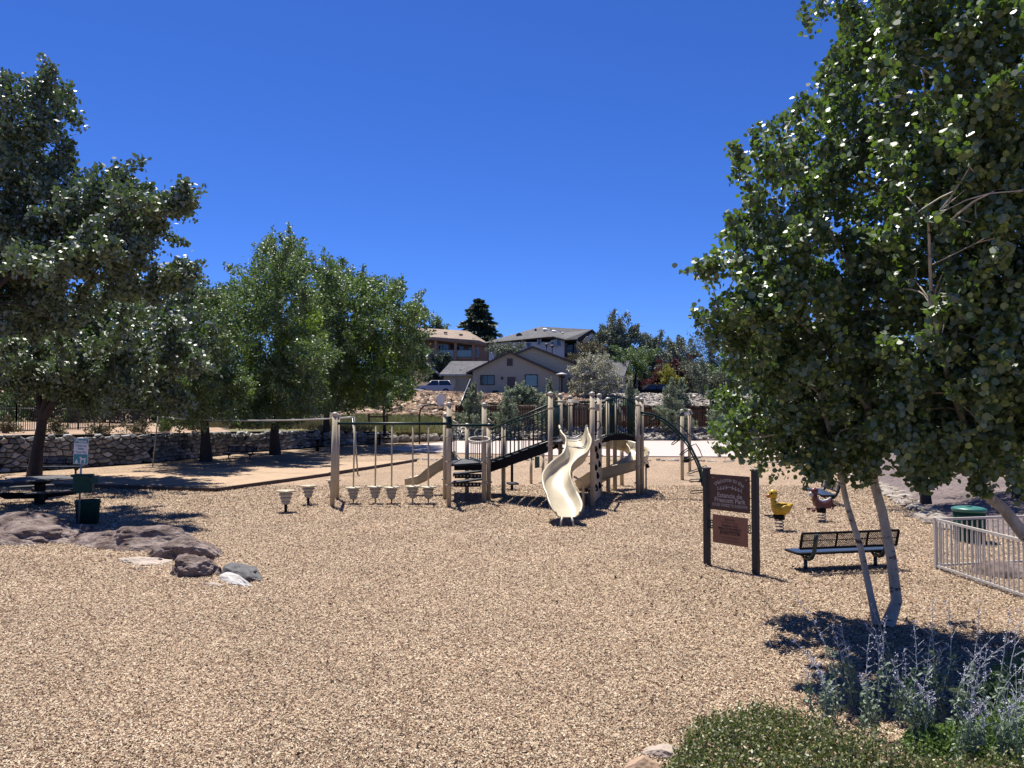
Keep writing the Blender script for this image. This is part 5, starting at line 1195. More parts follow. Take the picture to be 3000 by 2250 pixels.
def rust_rack():
    Y = 63; a = W(1081, 1212, Y); b = W(1134, 1212, Y); zb = hz(a.x, Y); r = thing('rust_post_frame', 'rust-coloured two-post frame on the grassy strip under the rock slope', 'post frame', (a.x, Y, zb))
    for p in (a, b): MB(r.location).box((p.x, Y, (p.z+zb)/2), (.14, .14, p.z-zb)).build('post', M_rust, r)
    MB(r.location).box(((a.x+b.x)/2, Y, a.z-.25), (b.x-a.x, .1, .12)).build('crossbar', M_rust, r)
rust_rack()
# ---------------------------------------------------------------- boulders near the camera
def boulder(name, label, c, s, rz=0, mat=M_boulder, seed=1, tilt=(0, 0), nz=.6, cat='boulder', flat=1):
    bm = bmesh.new(); bmesh.ops.create_icosphere(bm, subdivisions=5, radius=1); rd = random.Random(seed); off = Vector((rd.uniform(-50, 50), rd.uniform(-50, 50), rd.uniform(-50, 50)))
    from mathutils import noise as nz_
    planes = [(Vector((rd.uniform(-1, 1), rd.uniform(-1, 1), rd.uniform(-.2, 1))).normalized(), rd.uniform(.68, .9)) for _ in range(13)]
    R = Matrix.Rotation(rz, 3, 'Z') @ Matrix.Rotation(tilt[0], 3, 'X') @ Matrix.Rotation(tilt[1], 3, 'Y')
    for v in bm.verts:
        p = v.co.copy()
        for n, d in planes:
            e = p.dot(n)-d
            if e > 0: p -= n*e*.85
        q = p*1.6+off; k = 1+nz*.25*nz_.noise(q)+nz*.15*nz_.noise(q*3.1)-nz*.10*abs(nz_.noise(q*5))
        p = Vector((p.x*s[0], p.y*s[1], p.z*s[2]))*k; v.co = R@p
    me = bpy.data.meshes.new(name); bm.to_mesh(me); bm.free(); me.polygons.foreach_set('use_smooth', [False]*len(me.polygons)); me.update()
    o = link(name, me, mat); o.location = c; return tag(o, label, cat)
def bat(px0, px1, pyt, pyb, z=None):
    "centre and half sizes of a boulder covering the pixel box (base at pyb)"
    b = G((px0+px1)/2, pyb); s = F/b.y; return b, (px1-px0)/2/s
p, w = bat(-160, 160, 1490, 1600); boulder('large_boulder', 'large rounded purple-grey boulder at the left edge in front of the picnic table', p+Vector((-.05, .9, -.1)), (w*1.3, 1.2, .60), .12, seed=4)
p, w = bat(-200, 45, 1540, 1612); boulder('boulder', 'pale-topped boulder at the very left edge below the largest one', p+Vector((.1, .3, -.1)), (w*1.2, .6, .42), .2, seed=7)
p, w = bat(150, 215, 1530, 1572); boulder('boulder', 'small boulder wedged between the big left boulder and the long one', p+Vector((.05, .5, -.05)), (.5, .35, .26), .2, seed=8)
p, w = bat(175, 560, 1545, 1612); boulder('long_boulder', 'long low ridge of purple-brown rock in the middle of the boulder row', p+Vector((.1, .55, -.1)), (w*1.3, .85, .52), -.22, seed=12)
p, w = bat(440, 600, 1588, 1640); boulder('boulder', 'rounded brown boulder at the right end of the long ridge', p+Vector((0, .4, -.05)), (.82, .55, .42), -.35, seed=15)
p, w = bat(470, 605, 1632, 1692); boulder('boulder', 'blocky boulder with a dark shaded face nearest the camera', p+Vector((.02, .36, -.02)), (.50, .45, .38), -.2, seed=19, nz=.8)
p, w = bat(355, 480, 1618, 1650); boulder('pale_slab', 'flat pale slab lying among the wood chips below the long ridge', p+Vector((0, .1, -.03)), (.62, .32, .13), -.2, M_paleboulder, seed=22)
p, w = bat(610, 742, 1625, 1700); boulder('dark_boulder', 'dark grey flat-topped rock at the right end of the boulder row', p+Vector((-.02, .4, -.08)), (.36, .78, .30), .72, M_blackboulder, seed=25)
p, w = bat(632, 718, 1655, 1712); boulder('white_slab', 'narrow white stone slab leaning in front of the dark rock', p+Vector((0, .15, -.01)), (.12, .58, .15), .80, paint('white_stone', (.80, .76, .68), .8, .06, 6), seed=28, nz=.3)
p, w = bat(580, 660, 1695, 1716); boulder('pale_slab', 'small thin pale slab set level with the wood chips beside the blocky boulder', p+Vector((0, .05, -.01)), (.26, .09, .05), -.35, M_paleboulder, seed=31, nz=.3)
p, w = bat(380, 430, 1655, 1668); boulder('buried_rock', 'grey rock top barely showing through the chips below the ridge', p+Vector((0, 0, -.03)), (.2, .1, .06), 0, M_boulder, seed=33)
p, w = bat(1838, 1950, 2205, 2250); boulder('tan_rock', 'smooth tan rock at the bottom edge left of the ground-cover shrub', G(1893, 2262)+Vector((0, .06, -.02)), (.18, .15, .12), .1, paint('tan_rock', (.50, .34, .22), .8, .12, 8), seed=41, nz=.25)
boulder('cream_rock', 'rough cream rock just behind the smooth tan one at the bottom edge', G(1945, 2222)+Vector((0, .08, -.03)), (.19, .13, .12), -.3, M_paleboulder, seed=43, nz=.4)
for k, (px, py) in enumerate([(185, 1600), (240, 1632)]):
    boulder('small_stone', ['small dark stone on the chips below the long ridge, upper one', 'small dark stone on the chips below the long ridge, lower one'][k], G(px+80, py), (.06, .05, .05), 0, M_boulder, seed=60+k, cat='stone')
# ---------------------------------------------------------------- vegetation
def leaves_np(C, size, n_dir=None, droop=0, kind='diamond', asp=.62, flat=.0):
    n = len(C); sz = size*rng.uniform(.65, 1.25, n)
    N = rng.normal(0, 1, (n, 3)); N[:, 2] = np.abs(N[:, 2])*(.9+flat); N /= np.linalg.norm(N, axis=1)[:, None]
    T = rng.normal(0, 1, (n, 3)); T[:, 2] -= droop; U = T-N*np.sum(T*N, 1)[:, None]; U /= np.linalg.norm(U, axis=1)[:, None]+1e-9; V = np.cross(N, U)
    U = U*(sz/2)[:, None]; V = V*(sz/2*asp)[:, None]
    if kind == 'diamond':
        v = np.stack([C-U, C+V-U*.1, C+U, C-V-U*.1], 1).reshape(-1, 3); f = np.arange(4*n).reshape(-1, 4)
    else:   # rounded six-sided leaf
        h = np.cross(U, V); h /= np.linalg.norm(h, axis=1)[:, None]+1e-9; h *= (sz*.06)[:, None]
        v = np.stack([C-U, C-U*.45+V*.95+h, C+U*.45+V*.85+h, C+U, C+U*.45-V*.85+h, C-U*.45-V*.95+h], 1).reshape(-1, 3); f = np.arange(6*n).reshape(-1, 6)
    return v, f
def blob_clumps(blobs, dens, rcl):
    out = []
    for (c, r) in blobs:
        n = max(4, int(dens*(r[0]*r[2]+r[1]*r[2]+r[0]*r[1])/rcl**2*1.1))
        for _ in range(n):
            d = rng.normal(0, 1, 3); d /= np.linalg.norm(d); q = rng.random()**.33
            if rng.random() < .55: q = .8+.25*rng.random()
            out.append(np.array(c)+d*np.array(r)*q)
    return np.array(out)
def limb(m, a, b, r0, r1, sag=.12, k=5, n=6):
    a, b = Vector(a), Vector(b); L = (b-a).length; pts = []
    o = Vector((random.uniform(-1, 1), random.uniform(-1, 1), random.uniform(.2, 1)))*L*sag
    for i in range(k+1): t = i/k; pts.append(a.lerp(b, t)+o*math.sin(math.pi*t)+Vector((random.uniform(-1, 1), random.uniform(-1, 1), 0))*L*.015)
    m.tube(pts, [lerp(r0, r1, i/k) for i in range(k+1)], n, caps=False); return pts
def make_tree(name, label, cat, base, trunks, blobs, leafmat, barkmat, lsize, nleaf, rcl=.45, dens=.8, limbs=26, lk='diamond', asp=.62, droop=.3, group=None, patches=None, near=0, shape=None, lr=.035, clspread=1.0, spup=.25):
    r = thing(name, label, cat, tuple(base), 0, group); org = Vector(base)
    bl = [((Vector(c)), rr) for c, rr in blobs]
    cl = blob_clumps([(tuple(c), rr) for c, rr in bl], dens, rcl)
    allp = []
    for ti, (pts, r0, r1) in enumerate(trunks):
        m = MB(org); K = len(pts); m.tube(pts, [lerp(r0, r1, i/(K-1))*(1.22 if i == 0 else 1) for i in range(K)], 10, caps=False); m.build('trunk', barkmat, r)
        for i in range(K):
            if i >= K*0.35: allp.append((Vector(pts[i]), lerp(r0, r1, i/(K-1))))
            if i+1 < K and i >= K*.35:
                allp.append((Vector(pts[i]).lerp(Vector(pts[i+1]), .5), lerp(r0, r1, (i+.5)/(K-1))))
    m = MB(org); idx = rng.choice(len(cl), min(limbs, len(cl)), replace=False)
    for i in idx:
        t = Vector(cl[i]); c = min(allp, key=lambda q: (q[0]-t).length+max(0, q[0].z-t.z)*1.5); pts = limb(m, c[0], t, min(c[1]*.4, lr), .007, .16)
        for _ in range(3):
            s = random.choice(pts[2:]); e = cl[rng.integers(len(cl))]
            near_c = cl[np.argmin(np.linalg.norm(cl-np.array(s)-rng.normal(0, rcl, 3), axis=1))]; limb(m, s, near_c, .010, .004, .1, 3, 4)
    m.build('branches', barkmat, r)
    w = rng.random(len(cl))**1.2+.25; w /= w.sum(); ch = rng.choice(len(cl), nleaf, p=w); bc = np.mean([np.array(c) for c, rr in bl], 0); dd = cl-bc; dd /= np.linalg.norm(dd, axis=1)[:, None]+1e-6; dd += rng.normal(0, .55, dd.shape); dd[:, 2] += spup; dd /= np.linalg.norm(dd, axis=1)[:, None]
    ln = rcl*rng.uniform(.7, 2.0, len(cl)); tt = rng.uniform(-1, 1, nleaf)
    C = cl[ch]+dd[ch]*(ln[ch]*tt)[:, None]+rng.normal(0, 1, (nleaf, 3))*rcl*.30*clspread*(1.15-.6*np.clip(tt, 0, 1))[:, None]
    lo = min(c[2]-rr[2]*1.15 for c, rr in bl); C = C[C[:, 2] > max(lo, .3)]
    nearobjs = 0
    if near:
        x, y, z = C[:, 0], C[:, 1], C[:, 2]-CH; ok = (y > .5) & (np.abs(x)/y < .66) & (z/y < .53) & (z/y > -.45); d = np.sqrt(x*x+y*y+z*z); d[~ok] = 1e9
        order = np.argsort(d); pick = order[:near]; rest = np.ones(len(C), bool); rest[pick] = False
        protos = []
        for k in range(6):
            v, f = leaves_np(np.zeros((1, 3)), lsize, kind=lk, asp=asp, droop=droop); me = mesh_np('leaf', v, f); me.materials.append(leafmat); protos.append(me)
        for k in pick:
            o = link('leaf', protos[nearobjs % 6], None, r); o.location = Vector(C[k])-org; o.rotation_euler = (random.uniform(-.7, .7), random.uniform(-.7, .7), random.uniform(0, 6.28)); s = random.uniform(.8, 1.25); o.scale = (s, s, s); nearobjs += 1
        C = C[rest]
    if patches:
        mask = np.zeros(len(C), int)
        for k, (pm, pc, pr) in enumerate(patches):
            for (cc, rr) in zip(pc, pr): mask[(np.sum(((C-np.array(cc))/(rr*1.35))**2, 1) < rng.uniform(.5, 1.3, len(C)))] = k+1
    v, f = leaves_np(C-np.array(org), lsize, kind=lk, asp=asp, droop=droop); me = mesh_np('crown', v, f); me.materials.append(leafmat); 
    if patches:
        for (pm, _, _) in patches: me.materials.append(pm)
        me.polygons.foreach_set('material_index', mask.astype(np.int32))
    link('crown', me, None, r); return r
def pb(px, py, Y, rx, ry, dz=None):
    c = W(px, py, Y); s = F/Y; return (tuple(c), (rx/s, (dz if dz else rx/s), ry/s))
def pts_px(L): return [W(a, b, Y) for a, b, Y in L]
# --- the two nearer trees on the left
make_tree('silver_poplar', 'tall silvery-leaved tree cut by the left edge, its branches over the picnic table', 'tree', (-17.2, 21.5, 0),
    [([(-17.2, 21.5, 0), (-17, 21.6, 2), (-16.4, 21.8, 4.5), (-15.8, 22, 7), (-15, 22, 9.5), (-14.4, 22, 11.5)], .22, .06), ([(-17.1, 21.5, .3), (-16.2, 21, 3), (-14.6, 20.8, 5.5), (-12.8, 20.6, 7)], .15, .05)],
    [pb(60, 330, 22, 110, 110), pb(150, 270, 22.5, 80, 60), pb(-60, 420, 22, 220, 200), pb(120, 480, 22, 120, 130), pb(40, 560, 22, 140, 90), pb(-130, 700, 22, 200, 160), pb(250, 640, 21.5, 130, 80), pb(360, 590, 21, 95, 75), pb(470, 620, 20.8, 60, 45), pb(345, 510, 21, 40, 35), pb(180, 720, 21.5, 160, 110), pb(400, 700, 21, 90, 50), pb(330, 790, 21.5, 130, 75), pb(130, 850, 22, 170, 90), pb(530, 600, 20.6, 22, 26), pb(-100, 950, 22.5, 180, 140), pb(420, 840, 22, 70, 50), pb(540, 800, 22, 35, 28), pb(490, 830, 22, 50, 40), pb(20, 730, 21, 170, 100), pb(150, 640, 21, 120, 70), pb(60, 900, 21, 160, 90), pb(250, 560, 21.5, 50, 40), pb(330, 640, 23.2, 130, 70, 1.6), pb(420, 640, 22.4, 80, 50, 1.4), pb(300, 700, 19.6, 100, 60, 1.3), pb(180, 760, 20, 150, 70, 1.6), pb(430, 600, 19.8, 60, 40, .9), pb(60, 760, 23, 160, 80, 1.6)],
    L_poplar, M_bark, .14, 84000, .40, .5, 90, droop=.5, asp=.7)
make_tree('silver_poplar', 'dark-trunked tree between the bench and the pet sign at the left', 'tree', tuple(G(100, 1397)),
    [([G(100, 1397)+Vector((0, 0, -.05))]+pts_px([(108, 1330, 30.8), (118, 1270, 30.7), (128, 1210, 30.6), (150, 1130, 30.5), (185, 1020, 30.5), (215, 900, 30.5)]), .25, .08), (pts_px([(128, 1225, 30.6), (100, 1120, 31), (60, 1000, 31), (30, 880, 31)]), .14, .05), (pts_px([(130, 1225, 30.6), (175, 1150, 30), (240, 1060, 30), (320, 980, 30)]), .13, .05)],
    [pb(80, 1000, 31, 170, 130), pb(230, 920, 30.5, 180, 120), pb(400, 900, 30.5, 150, 110), pb(500, 880, 30, 80, 90), pb(350, 1020, 30.5, 190, 110), pb(480, 1040, 30, 110, 120), pb(130, 1090, 30.5, 180, 70), pb(320, 1100, 30.5, 150, 75), pb(-60, 1060, 31, 150, 90), pb(470, 1150, 30.5, 70, 60), pb(560, 960, 30, 60, 80), pb(300, 1150, 30.5, 90, 40), pb(200, 1040, 27.5, 200, 90), pb(420, 1000, 27, 130, 110), pb(370, 1120, 27.5, 110, 60), pb(520, 1080, 28, 60, 90), pb(80, 1090, 28, 150, 50)],
    L_poplar, M_bark, .17, 68000, .50, .5, 90, droop=.5, asp=.7)
# --- the row of locust trees in the middle distance
def row_tree(label, base, trunks, blobs, n, patches=None, ls=.15):
    ex = []
    for (c, rr) in blobs:
        Yc = c[1]; px = 1500+c[0]/Yc*F
        for dy, k in ((-3.0, .9), (-5.2, .7), (2.6, .8)):
            s = (Yc+dy)/Yc; sh = random.uniform(-.5, .5); zz = CH+(c[2]-CH)*s; ex.append(((c[0]*s+sh, Yc+dy, zz-.3), (rr[0]*k, rr[1]*1.1, rr[2]*k)))
    return make_tree('locust_tree', label, 'tree', tuple(base), trunks, blobs+ex, L_locust, M_bark, ls*1.2, int(n*1.8), .52, .5, 50, droop=.6, asp=.5, group=None, patches=patches)
b = G(604, 1352); Y = b.y
row_tree('tree with a forked dark trunk just right of the left volleyball pole', b, [([b]+pts_px([(602, 1290, Y), (600, 1240, Y), (610, 1170, Y), (630, 1080, Y), (640, 960, Y)]), .28, .08), (pts_px([(600, 1250, Y), (580, 1180, Y), (570, 1100, Y)]), .16, .06)],
    [pb(620, 920, Y, 70, 80), pb(560, 1000, Y, 80, 90), pb(660, 1000, Y, 75, 90), pb(600, 1090, Y, 110, 80), pb(650, 1150, Y, 90, 60), pb(545, 1150, Y, 70, 60), pb(590, 860, Y, 40, 30), pb(655, 868, Y, 25, 30), pb(500, 1080, Y+1, 70, 90), pb(560, 1205, Y, 60, 35)], 34000, None, .14)
b = G(806, 1332); Y = b.y
row_tree('tallest tree of the middle row with two leaders above the yellow-green boughs', b, [([b]+pts_px([(804, 1270, Y), (808, 1210, Y), (815, 1130, Y), (820, 1000, Y), (820, 850, Y)]), .30, .07), (pts_px([(808, 1230, Y), (850, 1150, Y), (880, 1060, Y)]), .15, .05)],
    [pb(800, 730, Y, 40, 55), pb(860, 740, Y, 38, 45), pb(790, 810, Y, 75, 75), pb(880, 810, Y, 55, 60), pb(750, 890, Y, 60, 75), pb(850, 900, Y, 90, 90), pb(780, 1010, Y, 90, 90), pb(880, 1030, Y-1, 90, 80), pb(740, 1110, Y-1, 60, 70), pb(820, 1120, Y-1, 110, 70), pb(770, 1190, Y, 80, 45), pb(880, 1180, Y, 70, 55)], 44000,
    [(L_bright, [tuple(W(790, 1040, Y-2)), tuple(W(740, 1100, Y-2.5)), tuple(W(900, 960, Y-2.5)), tuple(W(900, 1000, Y-3)), tuple(W(830, 930, Y-2))], [1.3, 1.3, 1.2, 1.2, .8])], .15)
b = G(957, 1296); Y = 56.0; b = Vector((b.x*56/b.y, 56, 0))
row_tree('broad rightmost tree of the row, leaning over towards the houses', b, [([b]+pts_px([(956, 1240, Y), (958, 1190, Y), (970, 1110, Y), (985, 1000, Y), (990, 880, Y)]), .27, .08), (pts_px([(958, 1200, Y), (1030, 1120, Y), (1090, 1030, Y)]), .15, .05), (pts_px([(958, 1200, Y), (920, 1130, Y), (910, 1050, Y)]), .14, .05)],
    [pb(980, 790, Y, 50, 50), pb(960, 850, Y, 75, 70), pb(1050, 860, Y, 80, 60), pb(1120, 870, Y, 45, 60), pb(1000, 950, Y, 100, 90), pb(1120, 960, Y, 95, 80), pb(1190, 940, Y, 50, 70), pb(1215, 1010, Y, 40, 60), pb(1060, 1050, Y, 120, 80), pb(1180, 1070, Y, 60, 70), pb(950, 1070, Y, 80, 80), pb(1120, 1130, Y-1, 90, 60), pb(1000, 1150, Y, 80, 50), pb(1150, 840, Y, 25, 25), pb(1225, 900, Y, 20, 30), pb(920, 940, Y, 60, 80)], 46000,
    [(L_bright, [tuple(W(1100, 1110, Y-4)), tuple(W(1160, 1130, Y-4)), tuple(W(1060, 1140, Y-3)), tuple(W(1120, 860, Y-2))], [1.9, 1.6, 1.2, .9])], .19)
b = Vector((W(1128, 1250, 60).x, 60, .6))
make_tree('young_tree', 'low bright green tree in front of the rock slope under the broad tree', 'tree', b, [([b]+pts_px([(1125, 1210, 60), (1122, 1180, 60)]), .12, .05)], [pb(1110, 1120, 60, 70, 45), pb(1150, 1150, 60, 50, 40), pb(1070, 1160, 60, 50, 35)], L_bright, M_bark, .17, 9000, .5, .9, 14, droop=.5)
# darker trees filling the background behind the row
for k, (px, pt, Yb, lab, lm) in enumerate([(40, 1010, 68, 'dark background tree beyond the iron fence, leftmost', L_locust), (300, 1000, 70, 'dark background tree beyond the iron fence, between the first two trunks', L_locust), (470, 985, 74, 'dark background tree beyond the fence left of the forked trunk', L_locust), (690, 1000, 80, 'dark background tree seen between the forked and the tallest tree', L_locust), (880, 1020, 82, 'dark background tree behind the gap of the right-hand trunks', L_locust)]):
    b = W(px, 1232, Yb); zb = hz(b.x, Yb); b = Vector((b.x, Yb, zb))
    make_tree('background_tree', lab, 'tree', b, [([b]+pts_px([(px, 1180, Yb), (px+5, 1100, Yb)]), .25, .1)], [pb(px, pt+90, Yb, 110, 85), pb(px-90, pt+140, Yb, 90, 70), pb(px+90, pt+140, Yb, 90, 70), pb(px, pt+185, Yb, 150, 50), pb(px-60, pt+215, Yb-2, 90, 30), pb(px+60, pt+215, Yb-2, 90, 30)], lm, M_bark, .26, 20000, .9, .8, 14, group=None)
# --- shrubs along the wall top
for k, (px, py, Yb, s, lab) in enumerate([(18, 1262, 36, .62, 'dry brown-green shrub on the wall top at the left edge'), (162, 1268, 36.2, .6, 'dark shrub on the wall top just right of the leftmost trunk'), (285, 1268, 37.6, .75, 'wide low shrub on the wall top right of the pet sign'), (392, 1262, 40, .75, 'round brown shrub on the wall top left of the volleyball pole'), (480, 1258, 45, .7, 'shrub on the wall top just right of the volleyball pole'), (552, 1252, 48, .85, 'shrub on the wall top left of the forked trunk'), (680, 1255, 54, .8, 'shrub on the wall top right of the forked trunk'), (740, 1256, 56, .9, 'shrub on the wall top left of the tallest tree trunk'), (850, 1258, 60, .8, 'shrub on the wall top right of the tallest tree trunk')]):
    g = G(px, 1360 if px < 450 else 1335); zb = 1.5
    b = W(px, py, Yb); b = Vector((b.x, Yb, hz(b.x, Yb)))
    make_tree('wall_shrub', lab, 'shrub', b, [([b, b+Vector((.05, 0, .4))], .03, .015)], [((b.x, b.y, b.z+s*.45), (s*.8, s*.7, s*.5)), ((b.x+s*.4, b.y, b.z+s*.3), (s*.5, s*.5, s*.35))], L_dry, M_bark, .09, 1500, .22, .8, 10)
# low grass tufts on the strip by the picnic table
def grass(name, label, fn, n, h, w, mat):
    P = np.array([fn() for _ in range(n)]); a = rng.uniform(0, 6.28, n); hh = h*rng.uniform(.5, 1.3, n); ln = rng.normal(0, .35, (n, 2))*hh[:, None]
    dx = np.stack([np.cos(a)*w, np.sin(a)*w, np.zeros(n)], 1); tip = P+np.stack([ln[:, 0], ln[:, 1], hh], 1)
    v = np.stack([P-dx, P+dx, tip], 1).reshape(-1, 3); f = np.arange(3*n).reshape(-1, 3); o = link(name, mesh_np(name, v, f), mat); return tag(o, label, 'grass', kind='stuff')
L_grassm = leaf_mat('strip_grass', [(0, (.12, .15, .05)), (.5, (.22, .23, .10)), (1, (.36, .31, .18))], None, .7, .2, (.2, .22, .06))
def gp():
    y = random.uniform(61, 71); x = random.uniform(-15.5, -5)+(y-66)*.1; return (x, y, hz(x, y) if hz(x, y) > .3 else -.5)
grass('grass', 'green and dry grass on the strip below the rock slope', gp, 14000, .35, .03, L_grassm)
grass('dry_grass', 'dry grass behind the stone wall between the trunks', lambda: (lambda x, y: (x, y, hz(x, y)-.02))(random.uniform(-26, -11), random.uniform(56, 66)), 9000, .4, .03, L_dry)
# --- conifers, house shrubs, hill trees
def conifer(name, label, base, H, R, mat, n=9000, ls=.7, dens=1):
    r = thing(name, label, 'tree', tuple(base)); MB().tube([(0, 0, -.1), (0, 0, H*.97)], [R*.06, .03], 8).build('trunk', M_bark, r)
    C = []; U = []; m = MB()
    lv = 16
    for i in range(n):
        t = rng.random()**.8; k = int(t*lv)/lv+.3/lv*rng.random(); z = H*(.06+.94*k); rr = R*(1-k)**.7*(.75+.4*abs(math.sin(k*37+3)))+.15
        nb = 9; a = (rng.integers(nb)+.5*math.sin(k*51))*2*math.pi/nb+rng.normal(0, .14); q = rng.random()**.6; bl = rr*(.75+.35*math.sin(a*3+k*29))
        C.append((math.cos(a)*bl*q, math.sin(a)*bl*q, z-.28*bl*q+rng.normal(0, .05)*R*.3+.10*bl*q*q)); U.append((math.cos(a+rng.normal(0, .5)), math.sin(a+rng.normal(0, .5)), rng.normal(-.15, .3)))
    C = np.array(C); U = np.array(U); U /= np.linalg.norm(U, axis=1)[:, None]; N = rng.normal(0, 1, (n, 3)); V = np.cross(U, N); V /= np.linalg.norm(V, axis=1)[:, None]
    s = ls*rng.uniform(.5, 1.2, n); U *= (s/2)[:, None]; V *= (s*.14)[:, None]
    v = np.stack([C-U, C+V, C+U, C-V], 1).reshape(-1, 3); me = mesh_np('crown', v, np.arange(4*n).reshape(-1, 4)); link('crown', me, mat, r)
    for i in range(40):
        t = i/40; z = H*(.06+.9*t); rr = R*(1-t)**.8; a = i*2.4; m.tube([(0, 0, z), (math.cos(a)*rr*.85, math.sin(a)*rr*.85, z-.2*rr)], [.04, .015], 4, caps=False)
    m.build('branches', M_bark, r); return r
Y = 160; b = W(1402, 1060, Y); t = W(1405, 872, Y); conifer('tall_conifer', 'tall dark conifer rising between the brown and the grey house', b, t.z-b.z, 6.6, L_conifer, 22000, 1.3)
def hill_tree(name, label, px, py, pt, Yb, rx, mat, n=9000, ls=.35, zb=None, bl=None, cat='tree', rc=.9, bark=M_bark):
    c = W(px, py, Yb); b = Vector((c.x, Yb, c.z)); h = W(px, pt, Yb).z-b.z
    blobs = bl or [pb(px, lerp(pt, py, .3), Yb, rx*.7, (py-pt)*.28), pb(px-rx*.4, lerp(pt, py, .5), Yb, rx*.6, (py-pt)*.3), pb(px+rx*.45, lerp(pt, py, .48), Yb, rx*.55, (py-pt)*.3), pb(px, lerp(pt, py, .72), Yb, rx*.9, (py-pt)*.22)]
    return make_tree(name, label, cat, b, [([b, b+Vector((.1, 0, h*.3)), b+Vector((0, 0, h*.65))], .22, .07)], blobs, mat, bark, ls, n, rc, .9, 18)
hill_tree('hill_tree', 'treetop poking above the brown house roof', 1278, 990, 932, 170, 28, L_locust, 3000, .4)
hill_tree('house_tree', 'dark bushy evergreen between the brown house and the tan house wing', 1295, 1138, 1030, 118, 36, L_conifer, 9000, .32)
hill_tree('house_tree', 'small grey-green tree rising behind the left slope of the front gable', 1466, 1060, 998, 122, 26, L_grey, 4500, .28)
hill_tree('house_tree', 'low dark shrub tree at the front of the grey house left window', 1500, 1062, 1016, 124, 30, L_grey, 3500, .25)
hill_tree('grey_green_tree', 'largest grey-green tree right of the grey house terrace', 1815, 1105, 926, 125, 75, L_grey, 20000, .34)
hill_tree('grey_green_tree', 'round-topped grey tree second from the terrace on the hill', 1915, 1115, 975, 130, 52, L_grey, 12000, .32)
hill_tree('grey_green_tree', 'rounded grey-brown tree between the plum trees and the big aspen', 1992, 1145, 998, 120, 66, L_grey, 16000, .32)
hill_tree('green_tree', 'yellow-green bush at the foot of the grey house terrace', 1725, 1090, 1006, 118, 48, L_dry, 8000, .26)
hill_tree('green_tree', 'light green feathery tree right of the tan house wing', 1862, 1122, 1012, 112, 62, L_locust, 11000, .2, bl=[pb(1840, 1050, 112, 45, 35), pb(1880, 1060, 112, 45, 40), pb(1862, 1095, 112, 40, 26)])
hill_tree('plum_tree', 'dark red plum tree right of the light green tree', 1922, 1160, 1070, 108, 34, L_red, 6500, .26)
hill_tree('plum_tree', 'dark red plum tree nearest the big aspen', 2010, 1160, 1055, 108, 42, L_red, 8000, .26)
hill_tree('yellow_shrub', 'yellow-green small tree between the two plum trees', 1962, 1140, 1080, 106, 24, L_yel, 3500, .2)
hill_tree('pale_shrub', 'large pale rounded flowering shrub before the tan house right corner', 1740, 1172, 1034, 90, 70, L_white, 16000, .2, rc=.42, bl=[pb(1740, 1075, 90, 48, 40), pb(1705, 1105, 90, 35, 45), pb(1778, 1110, 90, 40, 45), pb(1740, 1130, 90, 65, 35), pb(1725, 1055, 90, 22, 18), pb(1765, 1062, 90, 20, 18)])
for (px, py, pt, Yb, rx, lab) in [(2080, 1170, 960, 100, 70, 'dark grey-green tree at the left border of the big aspen crown'), (2160, 1200, 1010, 80, 80, 'olive tree low behind the left edge of the aspen leaves'), (2300, 1190, 1000, 95, 110, 'dark green tree glimpsed through the aspen crown, left of three'), (2520, 1190, 980, 90, 110, 'dark green tree glimpsed through the aspen crown, middle of three'), (2760, 1190, 960, 80, 130, 'dark green tree glimpsed through the aspen crown, right of three')]:
    hill_tree('bank_tree', lab, px, py, pt, Yb, rx, L_locust if px > 2100 else L_grey, 9000, .24)
hill_tree('bank_tree', 'small dark tree with a visible trunk on the pale rock bank', 2085, 1192, 1095, 78, 70, L_grey, 9000, .2, bl=[pb(2075, 1130, 78, 55, 30), pb(2120, 1125, 78, 50, 35), pb(2060, 1100, 78, 30, 20)])
def juniper(label, px, pyb, pt, Yb, R, n=3200, mat=L_juniper):
    b = W(px, pyb, Yb); t = W(px, pt, Yb); H = t.z-b.z; bl = []; rd = random.Random(int(px))
    for k in range(9):
        u = k/8; rr = R*(1-u)**.75*rd.uniform(.55, .8)+.12; a = rd.uniform(0, 6.28); of = R*(1-u)*.38
        bl.append(((b.x+math.cos(a)*of, b.y+math.sin(a)*of, b.z+H*(.12+.84*u)), (rr, rr, H*.12)))
    return make_tree('juniper', label, 'juniper', b, [([b, b+Vector((.05, 0, H*.5)), b+Vector((0, 0, H*.9))], .09, .02)], bl, mat, M_bark, .20, n*2, .24, .8, 20, asp=.30, droop=-.8, spup=1.1, clspread=.8)
juniper('tallest juniper in front of the black mesh fence', 1385, 1252, 1128, 66.5, 1.75, 6500)
juniper('juniper before the wooden fence between the tan posts and the stair rail', 1484, 1258, 1150, 66.3, 1.45, 4500)
hill_tree('juniper_bush', 'spreading grey-green juniper bush above the fence in front of the tan house door', 1530, 1186, 1128, 74, 52, L_juniper, 7000, .2, rc=.4)
juniper('small juniper above the fence left of the tall deck posts', 1612, 1215, 1120, 68.5, 1.0, 2500)
juniper('juniper against the fence behind the main deck', 1594, 1250, 1170, 66.4, 1.2, 3000)
juniper('juniper above the fence behind the arch bridge', 1848, 1215, 1116, 70, 1.35, 3200)
juniper('juniper right of the deck posts overhanging the wooden fence', 1968, 1258, 1120, 66.4, 1.9, 6500)
juniper('juniper on the bank behind the swing posts', 1995, 1200, 1115, 75, 1.6, 3500)
juniper('short juniper partly behind the big aspen branches', 2120, 1255, 1160, 66, 1.7, 3500)
